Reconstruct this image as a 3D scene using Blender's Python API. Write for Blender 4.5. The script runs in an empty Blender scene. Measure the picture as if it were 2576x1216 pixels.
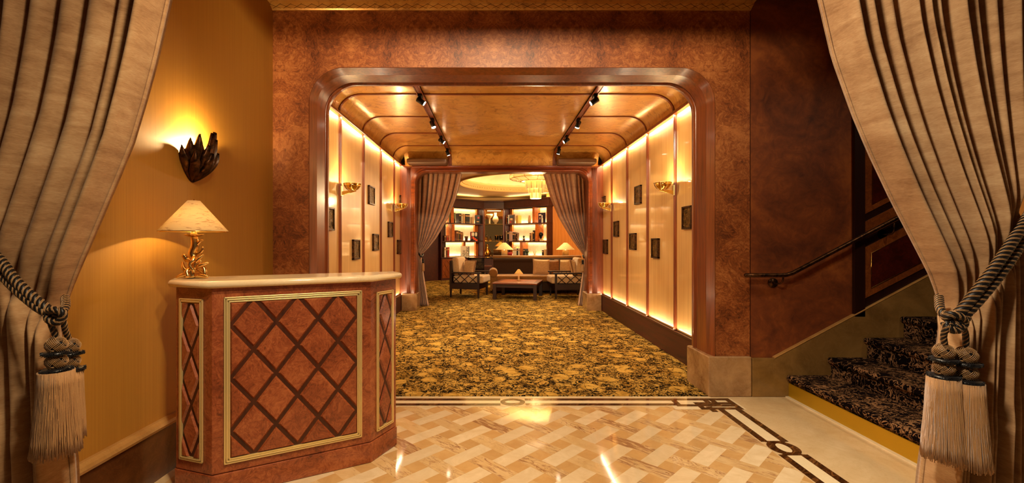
import bpy, math, random
from mathutils import Vector, Matrix, noise as mnoise
random.seed(7)
PI = math.pi
C = bpy.context.scene.collection
F = 1142.0; EYE = 1.3; VX, VY = 1243.0, 607.0
Y0 = 3.81                      # plane of the burl wall with the passage
def at(px, py, Y): return Vector(((px-VX)*Y/F, Y, EYE-(py-VY)*Y/F))
def srgb(r, g, b):
    f = lambda c: (c/255/12.92) if c/255 <= .04045 else ((c/255+.055)/1.055)**2.4
    return (f(r), f(g), f(b), 1)

# ------------------------------------------------------------------ node helper
class NT:
    def __init__(s, m):
        s.t = m.node_tree; s.n = s.t.nodes; s.l = s.t.links
    def new(s, typ, **kw):
        nd = s.n.new(typ)
        for k, v in kw.items(): setattr(nd, k, v)
        return nd
    def put(s, sock, v):
        if v is None: return
        if hasattr(v, 'is_output') or isinstance(v, bpy.types.NodeSocket): s.l.new(v, sock)
        else: sock.default_value = v
    def coord(s, kind='Object'): return s.new('ShaderNodeTexCoord').outputs[kind]
    def map(s, vec, scale=(1,1,1), loc=(0,0,0), rot=(0,0,0)):
        nd = s.new('ShaderNodeMapping'); s.put(nd.inputs[0], vec)
        nd.inputs[1].default_value = loc; nd.inputs[2].default_value = rot; nd.inputs[3].default_value = scale
        return nd.outputs[0]
    def noise(s, vec, scale=5, detail=4, rough=.5, dist=0, out=0):
        nd = s.new('ShaderNodeTexNoise'); s.put(nd.inputs['Vector'], vec)
        nd.inputs['Scale'].default_value = scale; nd.inputs['Detail'].default_value = detail
        nd.inputs['Roughness'].default_value = rough; nd.inputs['Distortion'].default_value = dist
        return nd.outputs[out]
    def vor(s, vec, scale=5, feature='F1', rand=1, out='Distance'):
        nd = s.new('ShaderNodeTexVoronoi', feature=feature); s.put(nd.inputs['Vector'], vec)
        nd.inputs['Scale'].default_value = scale; nd.inputs['Randomness'].default_value = rand
        return nd.outputs[out]
    def wave(s, vec, scale=5, dist=0, detail=2, dscale=1, typ='BANDS', dirn='X'):
        nd = s.new('ShaderNodeTexWave', wave_type=typ); s.put(nd.inputs['Vector'], vec)
        if typ == 'BANDS': nd.bands_direction = dirn
        nd.inputs['Scale'].default_value = scale; nd.inputs['Distortion'].default_value = dist
        nd.inputs['Detail'].default_value = detail; nd.inputs['Detail Scale'].default_value = dscale
        return nd.outputs[1]
    def math(s, op, a, b=None, c=None, clamp=False):
        nd = s.new('ShaderNodeMath', operation=op); nd.use_clamp = clamp
        s.put(nd.inputs[0], a); s.put(nd.inputs[1], b)
        if c is not None: s.put(nd.inputs[2], c)
        return nd.outputs[0]
    def sep(s, v): nd = s.new('ShaderNodeSeparateXYZ'); s.put(nd.inputs[0], v); return nd.outputs
    def comb(s, x, y, z):
        nd = s.new('ShaderNodeCombineXYZ'); s.put(nd.inputs[0], x); s.put(nd.inputs[1], y); s.put(nd.inputs[2], z); return nd.outputs[0]
    def vadd(s, a, b): nd = s.new('ShaderNodeVectorMath', operation='ADD'); s.put(nd.inputs[0], a); s.put(nd.inputs[1], b); return nd.outputs[0]
    def vscale(s, a, f): nd = s.new('ShaderNodeVectorMath', operation='SCALE'); s.put(nd.inputs[0], a); nd.inputs['Scale'].default_value = f; return nd.outputs[0]
    def ramp(s, fac, stops, interp='LINEAR'):
        nd = s.new('ShaderNodeValToRGB'); s.put(nd.inputs[0], fac); cr = nd.color_ramp; cr.interpolation = interp
        while len(cr.elements) < len(stops): cr.elements.new(.5)
        for e, (p, c) in zip(cr.elements, stops):
            e.position = p; e.color = c if len(c) == 4 else (*c, 1)
        return nd.outputs[0]
    def step(s, fac, lo, hi):
        return s.ramp(fac, [(lo, (0,0,0,1)), (hi, (1,1,1,1))]) if lo < hi else s.ramp(fac, [(hi, (1,1,1,1)), (lo, (0,0,0,1))])
    def mix(s, fac, a, b, blend='MIX'):
        nd = s.new('ShaderNodeMix', data_type='RGBA', blend_type=blend)
        s.put(nd.inputs[0], fac); s.put(nd.inputs[6], a); s.put(nd.inputs[7], b); return nd.outputs[2]
    def bump(s, h, strength=.3, dist=.01):
        nd = s.new('ShaderNodeBump'); nd.inputs['Strength'].default_value = strength; nd.inputs['Distance'].default_value = dist
        s.put(nd.inputs['Height'], h); return nd.outputs[0]

# light levels
LED_TOP, LED_BOT = 13.5, 11
E_DESKLAMP, E_LEAF, E_SCONCE, E_TRACK = 48, 22, 12, 100
E_CEIL_FILL = 8
E_CHAND, E_SHELF, E_SMALL = 190, 4.4, 10
AMB, EXPO = .07, 0.78
HALL_FILL = [(.6, .4, 190, (-1.7, 1.7, 1.3), 1.0, (1,.80,.54)), (-.66, .46, 370, (1.55, 1.6, 1.3), .95, (1,.84,.62)), (-.2, .9, 150, (-1.0, 2.6, .5), 1.1), (0.1, .5, 520, (0.15, 3.81, 2.95), 1.5), (.9, 2.2, 180, (.8, 2.6, 0), 1.5), (3.4, 2.4, 30, (3.0, 3.0, .3), 2.0)]
MATS = {}
def mat(name, color=(.5,.5,.5,1), rough=.5, metal=0, coat=0, fn=None, coat_rough=.05, sheen=0, trans=0, emit=None, estr=0, ior=None, spec=None, sss=0):
    m = bpy.data.materials.new(name); m.use_nodes = True
    t = NT(m); b = t.n['Principled BSDF']
    b.inputs['Base Color'].default_value = color; b.inputs['Roughness'].default_value = rough
    b.inputs['Metallic'].default_value = metal; b.inputs['Coat Weight'].default_value = coat
    b.inputs['Coat Roughness'].default_value = coat_rough; b.inputs['Sheen Weight'].default_value = sheen
    b.inputs['Transmission Weight'].default_value = trans
    if spec is not None: b.inputs['Specular IOR Level'].default_value = spec
    if ior: b.inputs['IOR'].default_value = ior
    if emit: b.inputs['Emission Color'].default_value = emit; b.inputs['Emission Strength'].default_value = estr
    if fn:
        r = fn(t)
        for k, v in r.items(): t.put(b.inputs[k], v)
    MATS[name] = m
    return m
M = MATS

def burl(c_dark, c_mid, c_lite, sc=1.0, mirror=.6, bump=.02, eyes=.5):
    def fn(t):
        v = t.coord(); x, y, z = t.sep(v)
        if mirror:
            x = t.math('PINGPONG', t.math('ADD', x, 20*mirror+.15*0), mirror)
            h = t.math('PINGPONG', t.math('ADD', y, 20*mirror), mirror)
            v = t.comb(x, h, z)
        w = t.noise(v, 2.2*sc, 3, .5, .6, out=1)
        v2 = t.vadd(v, t.vscale(w, .35))
        n1 = t.noise(v2, 3.0*sc, 6, .6, .8)
        n2 = t.noise(v2, 24*sc, 6, .7, 1.6)
        n3 = t.noise(v2, 80*sc, 3, .65, 1)
        f = t.math('ADD', t.math('MULTIPLY', n1, .36), t.math('ADD', t.math('MULTIPLY', n2, .44), t.math('MULTIPLY', n3, .20)))
        col = t.ramp(f, [(.38, c_dark), (.49, c_mid), (.58, c_lite), (.70, tuple(min(1, q*1.25) for q in c_lite[:3])+(1,))])
        e = t.vor(v2, 9*sc)
        m = t.math('MULTIPLY', t.step(e, .13, .05), t.step(t.noise(v, 4*sc, 2), .47, .53))
        col = t.mix(t.math('MULTIPLY', m, eyes), col, tuple(q*.25 for q in c_dark[:3])+(1,))
        return {'Base Color': col, 'Normal': t.bump(n2, bump, .01)}
    return fn
def woodgrain(c1, c2, axis=2, sc=1.0):
    def fn(t):
        s = [22*sc]*3; s[axis] = 1.4*sc
        v = t.map(t.coord(), tuple(s)); n = t.noise(v, 1, 6, .65, .8)
        return {'Base Color': t.ramp(n, [(.3, c1), (.7, c2)])}
    return fn
def fabric(c1, c2, sc=(6,6,60), bump=.15, sc2=(300,300,300)):
    def fn(t):
        v = t.coord(); n = t.noise(t.map(v, sc), 1, 5, .6, .3); f = t.noise(t.map(v, sc2), 1, 2, .5)
        k = t.math('ADD', t.math('MULTIPLY', n, .75), t.math('MULTIPLY', f, .25))
        return {'Base Color': t.ramp(k, [(.32, c1), (.66, c2)]), 'Normal': t.bump(k, bump, .004)}
    return fn

mat('wall_burl', rough=.45, coat=.15, coat_rough=.3, fn=burl(srgb(84,40,18), srgb(144,78,36), srgb(180,112,60)))
mat('desk_burl', rough=.32, coat=.35, coat_rough=.12, fn=burl(srgb(98,44,22), srgb(148,74,40), srgb(174,98,56), sc=1.3, mirror=0, eyes=.6))
mat('lounge_burl', rough=.35, coat=.3, fn=burl(srgb(110,45,12), srgb(176,88,28), srgb(206,120,46), sc=1.2, mirror=0))
mat('mahogany', rough=.34, coat=.3, coat_rough=.15, fn=woodgrain(srgb(92,38,14), srgb(146,72,28)))
mat('mahogany_x', rough=.3, coat=.3, coat_rough=.15, fn=woodgrain(srgb(88,34,12), srgb(144,68,26), axis=0))
mat('dark_mahogany', rough=.5, coat=.12, coat_rough=.2, fn=woodgrain(srgb(38,10,5), srgb(78,24,12), axis=1))
mat('dark_wood', rough=.45, coat=.15, coat_rough=.12, fn=woodgrain(srgb(26,9,6), srgb(50,18,10), axis=1))
mat('frame_dark_wood', rough=.4, fn=woodgrain(srgb(30,8,4), srgb(44,14,8)))  # dark wood of the panelling frame, its backing and the wall seam
mat('groove_wood', rough=.4, fn=woodgrain(srgb(56,24,12), srgb(84,40,20)))
mat('soffit_wood', rough=.45, fn=woodgrain(srgb(86,60,44), srgb(112,82,60), axis=0))
def f_parch(t):
    v = t.coord(); n = t.noise(v, 1.6, 5, .6, 1.0); n2 = t.noise(v, 9, 6, .7, 2)
    k = t.math('ADD', t.math('MULTIPLY', n, .7), t.math('MULTIPLY', n2, .3))
    return {'Base Color': t.ramp(k, [(.36, srgb(80,34,12)), (.5, srgb(122,60,22)), (.64, srgb(160,88,34))])}
mat('parchment', rough=.6, coat=.1, coat_rough=.4, fn=f_parch)
def f_silk(t):
    v = t.coord(); n = t.noise(t.map(v, (120, 160, 1.2)), 1, 3, .6); n2 = t.noise(t.map(v, (60, 60, 60)), 1, 2)
    return {'Base Color': t.ramp(n, [(.2, srgb(166,112,34)), (.8, srgb(184,130,44))]), 'Normal': t.bump(n, .06, .003)}
mat('wall_silk', rough=.6, fn=f_silk)
def f_curt(c1, c2, c3):
    def fn(t):
        v = t.coord(); n = t.noise(t.map(v, (5, 5, 26)), 1, 6, .68, .6); b = t.noise(v, 3.5, 5, .6, .6); f = t.noise(t.map(v, (60, 60, 420)), 1, 3, .6)
        k = t.math('ADD', t.math('ADD', t.math('MULTIPLY', n, .4), t.math('MULTIPLY', b, .4)), t.math('MULTIPLY', f, .2))
        return {'Base Color': t.ramp(k, [(.36, c1), (.5, c2), (.64, c3)]), 'Normal': t.bump(t.math('ADD', f, n), .12, .004)}
    return fn
mat('curtain_velvet', rough=.85, sheen=.12, spec=.2, fn=f_curt(srgb(140,100,64), srgb(176,136,94), srgb(202,166,122)))
mat('inner_velvet', rough=.7, sheen=.3, fn=f_curt(srgb(168,122,94), srgb(190,146,116), srgb(206,166,136)))
def f_marble(c1, c2, cv, sc=3, amt=.22):
    def fn(t):
        v = t.coord(); n = t.noise(v, sc, 6, .6, 1.2); n2 = t.noise(v, sc*2.5, 8, .7, 2)
        base = t.ramp(n, [(.3, c1), (.7, c2)])
        vein = t.math('ABSOLUTE', t.math('SUBTRACT', n2, .5))
        return {'Base Color': t.mix(t.math('MULTIPLY', t.step(vein, .03, .0), amt), base, cv)}
    return fn
mat('marble_block', rough=.25, coat=.3, fn=f_marble(srgb(122,82,48), srgb(188,148,102), srgb(200,168,126), 3))
mat('marble_skirt', rough=.25, coat=.3, fn=f_marble(srgb(104,76,38), srgb(156,118,64), srgb(150,116,66), 1.6))
mat('marble_dark', rough=.25, coat=.2, fn=f_marble(srgb(62,34,16), srgb(98,58,26), srgb(120,76,36)))
mat('marble_edge', rough=.3, coat=.2, fn=f_marble(srgb(160,112,56), srgb(192,146,84), srgb(210,170,110)))
mat('marble_top', rough=.2, coat=.4, fn=f_marble(srgb(244,214,166), srgb(252,230,190), srgb(220,180,128), 2))
mat('marble_cream', rough=.07, fn=f_marble(srgb(208,178,132), srgb(228,202,160), srgb(190,152,104), 2))
mat('marble_line', rough=.07, fn=f_marble(srgb(236,216,176), srgb(244,228,194), srgb(214,186,140)))
def f_inlay(t):
    v = t.map(t.coord(), (1,1,1), rot=(0,0,.9)); n = t.noise(t.map(v, (30, 7, 1)), 1, 7, .7, 1.2)
    return {'Base Color': t.ramp(n, [(.36, srgb(34,18,8)), (.54, srgb(84,50,22)), (.72, srgb(150,102,52))])}
mat('marble_inlay', rough=.07, fn=f_inlay)
def f_tile(c1, c2, cv, amt, vsc=(3,16,1), dark=None):
    def fn(t):
        uv = t.new('ShaderNodeUVMap').outputs[0]
        at_ = t.new('ShaderNodeAttribute'); at_.attribute_name = 'rnd'; r = at_.outputs['Vector']; rx, ry, rz = t.sep(r)
        v = t.vadd(uv, t.vscale(r, 40))
        n = t.noise(v, 9, 5, .6, .8); base = t.ramp(n, [(.3, c1), (.7, c2)])
        base = t.mix(t.math('MULTIPLY', rx, .35), base, tuple(q*.72 for q in c1[:3])+(1,))
        if amt:
            w = t.noise(t.map(v, vsc), 1.6, 9, .7, 2.2)
            lo = t.math('SUBTRACT', .62, t.math('MULTIPLY', t.math('POWER', ry, 1.4), .22))
            m = t.math('MULTIPLY', t.math('SUBTRACT', w, lo), 9, clamp=True)
            vein = t.math('MULTIPLY', t.math('SUBTRACT', t.math('MULTIPLY', rz, .022), t.math('ABSOLUTE', t.math('SUBTRACT', t.noise(t.map(v, (2, 9, 1)), 1.3, 6, .7, 1.4), .5))), 60, clamp=True)
            m = t.math('MAXIMUM', t.math('MULTIPLY', m, .75), vein)
            base = t.mix(t.math('MULTIPLY', m, amt), base, cv)
        return {'Base Color': base}
    return fn
mat('tile_light', rough=.06, fn=f_tile(srgb(222,196,154), srgb(240,220,184), srgb(160,120,80), 0))
mat('tile_veined', rough=.06, fn=f_tile(srgb(214,176,120), srgb(232,200,150), srgb(122,56,28), .9))
mat('tile_ochre', rough=.06, fn=f_tile(srgb(204,160,102), srgb(218,178,120), srgb(160,100,50), 0))
def f_carpet(dark, lite, lite2, sc=1.0, bias=0.0):
    def fn(t):
        v = t.coord(); w = t.noise(v, 6*sc, 3, .6, 0, out=1); v2 = t.vadd(v, t.vscale(w, .12/sc))
        w3 = t.noise(v, 30*sc, 2, .6, 0, out=1); v3 = t.vadd(v2, t.vscale(w3, .03/sc))
        big = t.vor(v3, 3.9*sc, 'F1')                       # flower heads
        petal = t.vor(v3, 8*sc, 'DISTANCE_TO_EDGE')
        rag = t.noise(v2, 17*sc, 6, .68, 1.6)
        fine = t.noise(v2, 34*sc, 4, .7, 2.2)
        head = t.math('MULTIPLY', t.step(big, .38, .30), t.step(t.math('ADD', petal, t.math('MULTIPLY', rag, .16)), .085, .10))
        leafy = t.step(t.math('ADD', t.math('MULTIPLY', rag, .55), t.math('MULTIPLY', fine, .45)), .505-bias, .525-bias)
        mask = t.step(big, .38, .30)
        k = t.math('ADD', t.math('MULTIPLY', mask, head), t.math('MULTIPLY', t.math('SUBTRACT', 1, mask), leafy))
        gold = t.mix(t.step(t.noise(v2, 9*sc, 3), .45, .6), lite, lite2)
        gold = t.mix(t.math('MULTIPLY', t.noise(v, 90*sc, 2, .6), .25), gold, dark)
        pile = t.noise(v, 420, 2, .5)
        return {'Base Color': t.mix(k, dark, gold), 'Normal': t.bump(t.math('ADD', pile, k), .2, .003)}
    return fn
mat('carpet_gold', rough=1, spec=.05, fn=f_carpet(srgb(18,9,4), srgb(218,174,84), srgb(184,140,58), bias=.006))
def f_stair(t):
    v = t.coord(); w = t.noise(v, 6, 3, .6, 0, out=1); v2 = t.vadd(v, t.vscale(w, .14))
    n = t.noise(v2, 9, 2, .5, 2.4); n2 = t.noise(v2, 16, 2, .5, 3.0)
    s1 = t.math('MULTIPLY', t.math('SUBTRACT', .030, t.math('ABSOLUTE', t.math('SUBTRACT', n, .5))), 60, clamp=True)
    s2 = t.math('MULTIPLY', t.math('SUBTRACT', n2, .54), 26, clamp=True)
    reg = t.step(t.vor(v2, 5, 'F1'), .55, .42)
    k = t.math('MAXIMUM', t.math('MULTIPLY', s1, .8), t.math('MULTIPLY', s2, reg))
    tan = t.mix(t.noise(v, 40, 2), srgb(120,82,50), srgb(176,134,94))
    return {'Base Color': t.mix(k, srgb(15,8,9), tan), 'Normal': t.bump(t.math('ADD', k, t.noise(v, 420, 2)), .25, .003)}
mat('carpet_black', rough=1, spec=.05, fn=f_stair)
def f_gilt(t):
    v = t.coord(); n = t.noise(t.map(v, (1.2,1.2,1.2)), 2.2, 5, .6, 1.6)
    line = t.math('MULTIPLY', t.math('SUBTRACT', .022, t.math('ABSOLUTE', t.math('SUBTRACT', t.noise(v, 2.6, 3, .5, 1.8), .5))), 40, clamp=True)
    lf = t.math('MULTIPLY', t.step(t.noise(v, 11, 3, .6, .6), .56, .6), t.step(t.noise(v, 2.2, 2, .5, 1), .52, .6))
    base = t.ramp(n, [(.3, srgb(192,132,56)), (.7, srgb(222,170,90))])
    return {'Base Color': t.mix(t.math('MULTIPLY', t.math('MAXIMUM', line, lf), .42), base, srgb(112,60,20)), 'Roughness': t.math('ADD', .22, t.math('MULTIPLY', n, .2))}
mat('gilt_ceiling', metal=.35, rough=.3, coat=.25, coat_rough=.15, fn=f_gilt)
def f_panel(t):
    v = t.coord(); n = t.noise(t.map(v, (50, 50, .7)), 1, 4, .6); b = t.noise(v, 2, 2)
    return {'Base Color': t.ramp(t.math('ADD', t.math('MULTIPLY', n, .6), t.math('MULTIPLY', b, .4)), [(.32, srgb(188,138,74)), (.68, srgb(226,182,116))])}
mat('panel_cloth', rough=.4, coat=.7, coat_rough=.06, metal=0, fn=f_panel)
mat('plaster', srgb(216,168,96), rough=.6)
mat('plaster_dark', srgb(120,66,26), rough=.6)
mat('plaster_cream', srgb(238,210,150), rough=.55)
mat('brass', srgb(226,176,84), rough=.16, metal=1)
mat('brass_pale', srgb(244,218,152), rough=.34, metal=.6)
mat('brass_kick', srgb(206,164,34), rough=.42, metal=.6)
mat('gold_sculpt', srgb(226,182,112), rough=.22, metal=1, fn=lambda t: {'Normal': t.bump(t.noise(t.coord(), 60, 3), .3, .004)})
mat('bronze', srgb(58,36,20), rough=.38, metal=.8, fn=lambda t: {'Base Color': t.ramp(t.noise(t.coord(), 30, 4, .6, 1), [(.35, srgb(30,16,8)), (.65, srgb(96,60,30))])})
def f_relief(t):
    v = t.coord(); n = t.noise(v, 22, 4, .6, 2.5)
    return {'Base Color': t.ramp(n, [(.4, srgb(40,26,12)), (.62, srgb(150,112,52))]), 'Normal': t.bump(n, .9, .02)}
mat('bronze_relief', rough=.35, metal=.85, fn=f_relief)
mat('black_metal', srgb(14,12,12), rough=.35, metal=.6)
mat('black_lacquer', srgb(18,10,14), rough=.1, coat=1)
mat('black_silk', srgb(12,9,12), rough=.32, sheen=.1)
mat('black_cord', srgb(14,10,10), rough=.45)
mat('gold_cord', srgb(158,116,66), rough=.42, sheen=.2)
mat('fringe', rough=.6, sheen=.3, fn=fabric(srgb(154,108,60), srgb(192,144,90), (400,400,3)))
mat('lamp_emit', srgb(255,226,160), rough=.5, emit=srgb(255,214,140), estr=12)
mat('spot_emit', srgb(255,240,210), rough=.5, emit=srgb(255,232,196), estr=60)
mat('crystal', srgb(255,222,160), rough=.12, trans=.5, ior=1.3, emit=srgb(255,214,140), estr=.14)
mat('crystal_core', srgb(255,240,200), rough=.4, emit=srgb(255,222,150), estr=3)
mat('glass', srgb(250,236,200), rough=.03, trans=1, ior=1.45)
mat('mirror', srgb(226,184,120), rough=.03, metal=1)
def shade_mat(name):
    m = mat(name); t = NT(m); b = t.n['Principled BSDF']; out = t.n['Material Output']
    v = t.coord(); n = t.noise(t.map(v, (14,14,60)), 1, 5, .6, 1.5)
    col = t.mix(t.math('MULTIPLY', t.step(n, .54, .66), .55), srgb(244,222,176), srgb(176,120,66))
    d = t.new('ShaderNodeBsdfDiffuse'); tr = t.new('ShaderNodeBsdfTranslucent'); t.put(d.inputs[0], col); t.put(tr.inputs[0], col)
    mx = t.new('ShaderNodeMixShader'); mx.inputs[0].default_value = .5; t.l.new(d.outputs[0], mx.inputs[1]); t.l.new(tr.outputs[0], mx.inputs[2]); t.l.new(mx.outputs[0], out.inputs[0]); t.n.remove(b)
shade_mat('shade')
mat('cream_cloth', rough=.85, sheen=.3, fn=fabric(srgb(196,160,112), srgb(220,186,140), (30,30,30)))
mat('brown_cloth', rough=.8, sheen=.3, fn=fabric(srgb(120,74,34), srgb(166,112,60), (24,24,24)))
mat('mohair', rough=.75, sheen=.25, fn=fabric(srgb(140,94,34), srgb(168,118,48), (40,40,40)))
mat('mohair_dark', rough=.8, sheen=.1, fn=fabric(srgb(46,26,10), srgb(62,36,14), (40,40,40)))  # also carries the shaded nap on the sofa back's front
mat('ceramic', srgb(226,196,146), rough=.25, coat=.5)
mat('page', srgb(220,198,156), rough=.8)
mat('shelf_back', rough=.6, fn=f_marble(srgb(224,190,140), srgb(240,212,166), srgb(206,156,100), 2.5, .4))
mat('daylight_curtain', srgb(200,200,255), rough=.6, emit=srgb(170,180,255), estr=2)
for nm, c in dict(black=(22,16,14), white=(228,214,190), red=(170,40,24), rust=(150,70,32), brown=(92,52,26), tan=(196,150,96), green=(96,110,70), purple=(52,34,66), pink=(196,150,132), yellow=(206,160,60), grey=(120,108,96), orange=(232,84,40), olive=(120,92,40)).items():
    mat('book_'+nm, srgb(*c), rough=.5)
mat('leafgreen', srgb(52,60,24), rough=.5)
mat('lounge_wall_wood', rough=.4, coat=.2, fn=lambda t: {'Base Color': t.ramp(t.wave(t.map(t.coord(), (1.2,1.2,.35)), 3, 9, 3, 1.2), [(.0, srgb(180,108,44)), (1, srgb(190,118,52))])})
mat('stair_panel_red', rough=.3, coat=.4, fn=burl(srgb(40,8,4), srgb(66,16,8), srgb(88,28,12), mirror=0, eyes=0))
mat('stair_panel_tan', rough=.35, coat=.3, fn=burl(srgb(96,46,16), srgb(124,64,24), srgb(146,82,34), mirror=0, eyes=0))

# ------------------------------------------------------------------ mesh builder
class MB:
    def __init__(s): s.v = []; s.f = []; s.m = []; s.sm = []
    def add(s, vs, fs, mi=0, smooth=True):
        o = len(s.v); s.v += [Vector(p) for p in vs]
        for f in fs: s.f.append([o+i for i in f]); s.m.append(mi); s.sm.append(smooth)
        return s
    def xf(s, mtx, start=0):
        for i in range(start, len(s.v)): s.v[i] = mtx @ s.v[i]
        return s
    def merge(s, other, mtx=None, mi=None):
        vs = [mtx @ p for p in other.v] if mtx is not None else other.v
        o = len(s.v); s.v += [p.copy() for p in vs]
        for f, m, sm in zip(other.f, other.m, other.sm): s.f.append([o+i for i in f]); s.m.append(m if mi is None else mi); s.sm.append(sm)
        return s
    def box(s, x0, x1, y0, y1, z0, z1, mi=0):
        v = [(x, y, z) for z in (z0, z1) for y in (y0, y1) for x in (x0, x1)]
        return s.add(v, [(0,2,3,1), (4,5,7,6), (0,1,5,4), (2,6,7,3), (0,4,6,2), (1,3,7,5)], mi, False)
    def prism(s, pts, vec, mi=0):          # pts: 3D polygon, extruded along vec
        n = len(pts); vec = Vector(vec); a = [Vector(p) for p in pts]
        s.add(a + [p+vec for p in a], [list(range(n))[::-1], list(range(n, 2*n))] + [(i, (i+1) % n, n+(i+1) % n, n+i) for i in range(n)], mi, False); return s
    def tube(s, pts, r, n=8, mi=0, closed=False, cap=True, flat=None):
        pts = [Vector(p) for p in pts]; N = len(pts)
        rs = r if isinstance(r, (list, tuple)) else [r]*N
        vs = []; up = None
        for i, p in enumerate(pts):
            if closed: d = pts[(i+1) % N]-pts[i-1]
            else: d = pts[min(i+1, N-1)]-pts[max(i-1, 0)]
            d.normalize()
            if up is None:
                up = Vector((0,0,1)) if abs(d.z) < .9 else Vector((1,0,0))
            a = (up - d*up.dot(d))
            if a.length < 1e-6: a = d.orthogonal()
            a.normalize(); b = d.cross(a); up = a
            for k in range(n):
                q = 2*PI*k/n; vs.append(p+(a*math.cos(q)+b*math.sin(q))*rs[i])
        fs = []; L = N if closed else N-1
        for i in range(L):
            for k in range(n):
                fs.append((i*n+k, i*n+(k+1) % n, ((i+1) % N)*n+(k+1) % n, ((i+1) % N)*n+k))
        if cap and not closed:
            fs.append(list(range(n))[::-1]); fs.append([(N-1)*n+k for k in range(n)])
        return s.add(vs, fs, mi)
    def lathe(s, prof, c=(0,0,0), n=24, mi=0, sx=1, sy=1, a0=0, a1=2*PI, cap=False):   # prof: (r, z)
        full = abs(a1-a0-2*PI) < 1e-6; cols = n if full else n+1; vs = []
        for (r, z) in prof:
            for k in range(cols):
                q = a0+(a1-a0)*k/n; vs.append((c[0]+r*sx*math.cos(q), c[1]+r*sy*math.sin(q), c[2]+z))
        fs = []
        for i in range(len(prof)-1):
            for k in range(n):
                k2 = (k+1) % cols if full else k+1
                fs.append((i*cols+k, i*cols+k2, (i+1)*cols+k2, (i+1)*cols+k))
        if cap and full:
            fs.append(list(range(cols))[::-1]); fs.append([(len(prof)-1)*cols+k for k in range(cols)])
        return s.add(vs, fs, mi)
    def grid(s, P, mi=0, smooth=True, wrap=False):   # P[i][j] points
        R, Cn = len(P), len(P[0]); vs = [p for row in P for p in row]; fs = []
        for i in range(R-1):
            for j in range(Cn if wrap else Cn-1):
                fs.append((i*Cn+j, i*Cn+(j+1) % Cn, (i+1)*Cn+(j+1) % Cn, (i+1)*Cn+j))
        return s.add(vs, fs, mi, smooth)
    def ball(s, c, r, nu=14, nv=9, mi=0, sc=(1,1,1)):
        prof = [(max(1e-5, math.sin(PI*i/nv)), -math.cos(PI*i/nv)) for i in range(nv+1)]
        st = len(s.v); s.lathe(prof, n=nu, mi=mi)
        for i in range(st, len(s.v)): p = s.v[i]; s.v[i] = Vector((c[0]+p.x*r*sc[0], c[1]+p.y*r*sc[1], c[2]+p.z*r*sc[2]))
        return s

ROOTS = {}
def tag(o, label=None, cat=None, group=None, kind=None):
    if label: o['label'] = label
    if cat: o['category'] = cat
    if group: o['group'] = group
    if kind: o['kind'] = kind
    return o
def thing(name, label, cat, loc=(0,0,0), rotz=0, group=None):
    o = bpy.data.objects.new(name, None); C.objects.link(o); o.empty_display_size = .1
    o.location = loc; o.rotation_euler = (0,0,rotz)
    ROOTS[o.name] = Matrix.Translation(Vector(loc)) @ Matrix.Rotation(rotz, 4, 'Z')
    return tag(o, label, cat, group)
def obj(name, mb, mats, parent=None, world=False, loc=None, rotz=0, bevel=0, bseg=2, solid=0, label=None, sub=0, smooth_angle=None):
    if isinstance(mats, str): mats = [mats]
    me = bpy.data.meshes.new(name)
    vs = mb.v
    if parent is not None and world:
        p = parent
        while p.parent is not None: p = p.parent
        inv = ROOTS[p.name].inverted() if p.name in ROOTS else Matrix.Identity(4)
        vs = [inv @ q for q in vs]
    elif parent is None and loc is not None and world:
        inv = (Matrix.Translation(Vector(loc)) @ Matrix.Rotation(rotz, 4, 'Z')).inverted(); vs = [inv @ q for q in vs]
    me.from_pydata([tuple(q) for q in vs], [], mb.f)
    for m in mats: me.materials.append(M[m])
    me.polygons.foreach_set('material_index', mb.m); me.polygons.foreach_set('use_smooth', mb.sm)
    me.update()
    o = bpy.data.objects.new(name, me); C.objects.link(o)
    if parent is not None: o.parent = parent
    elif loc is not None:
        o.location = loc; o.rotation_euler = (0,0,rotz)
        ROOTS[o.name] = Matrix.Translation(Vector(loc)) @ Matrix.Rotation(rotz, 4, 'Z')
    if solid: md = o.modifiers.new('s', 'SOLIDIFY'); md.thickness = solid; md.offset = 0
    if bevel: md = o.modifiers.new('b', 'BEVEL'); md.width = bevel; md.segments = bseg; md.limit_method = 'ANGLE'; md.angle_limit = .6; md.harden_normals = False
    if sub: md = o.modifiers.new('u', 'SUBSURF'); md.levels = sub; md.render_levels = sub
    if label: o['label'] = label
    return o
def struct(name, mb, mats, parent=None, **kw):
    o = obj(name, mb, mats, parent, **kw)
    if parent is None: o['kind'] = 'structure'
    return o
def dup(root, loc, rotz, label, group=None):
    def cp(o, par):
        c = o.copy(); C.objects.link(c); c.parent = par
        for ch in list(o.children): cp(ch, c)
        return c
    r = cp(root, None); r.location = loc; r.rotation_euler = (0,0,rotz); r['label'] = label
    if group: r['group'] = group
    ROOTS[r.name] = Matrix.Translation(Vector(loc)) @ Matrix.Rotation(rotz, 4, 'Z')
    return r
def light(typ, loc, energy, color=(1,.72,.4), target=None, size=.1, size_y=None, spot=1.2, blend=.6, name='light'):
    l = bpy.data.lights.new(name, typ); l.energy = energy; l.color = color
    if typ == 'AREA':
        l.size = size
        if size_y: l.shape = 'RECTANGLE'; l.size_y = size_y
    else: l.shadow_soft_size = size
    if typ == 'SPOT': l.spot_size = spot; l.spot_blend = blend
    o = bpy.data.objects.new(name, l); C.objects.link(o); o.location = loc
    if target is not None: o.rotation_euler = (Vector(target)-Vector(loc)).to_track_quat('-Z', 'Y').to_euler()
    return o
def lerp(a, b, t): return a+(b-a)*t
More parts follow.
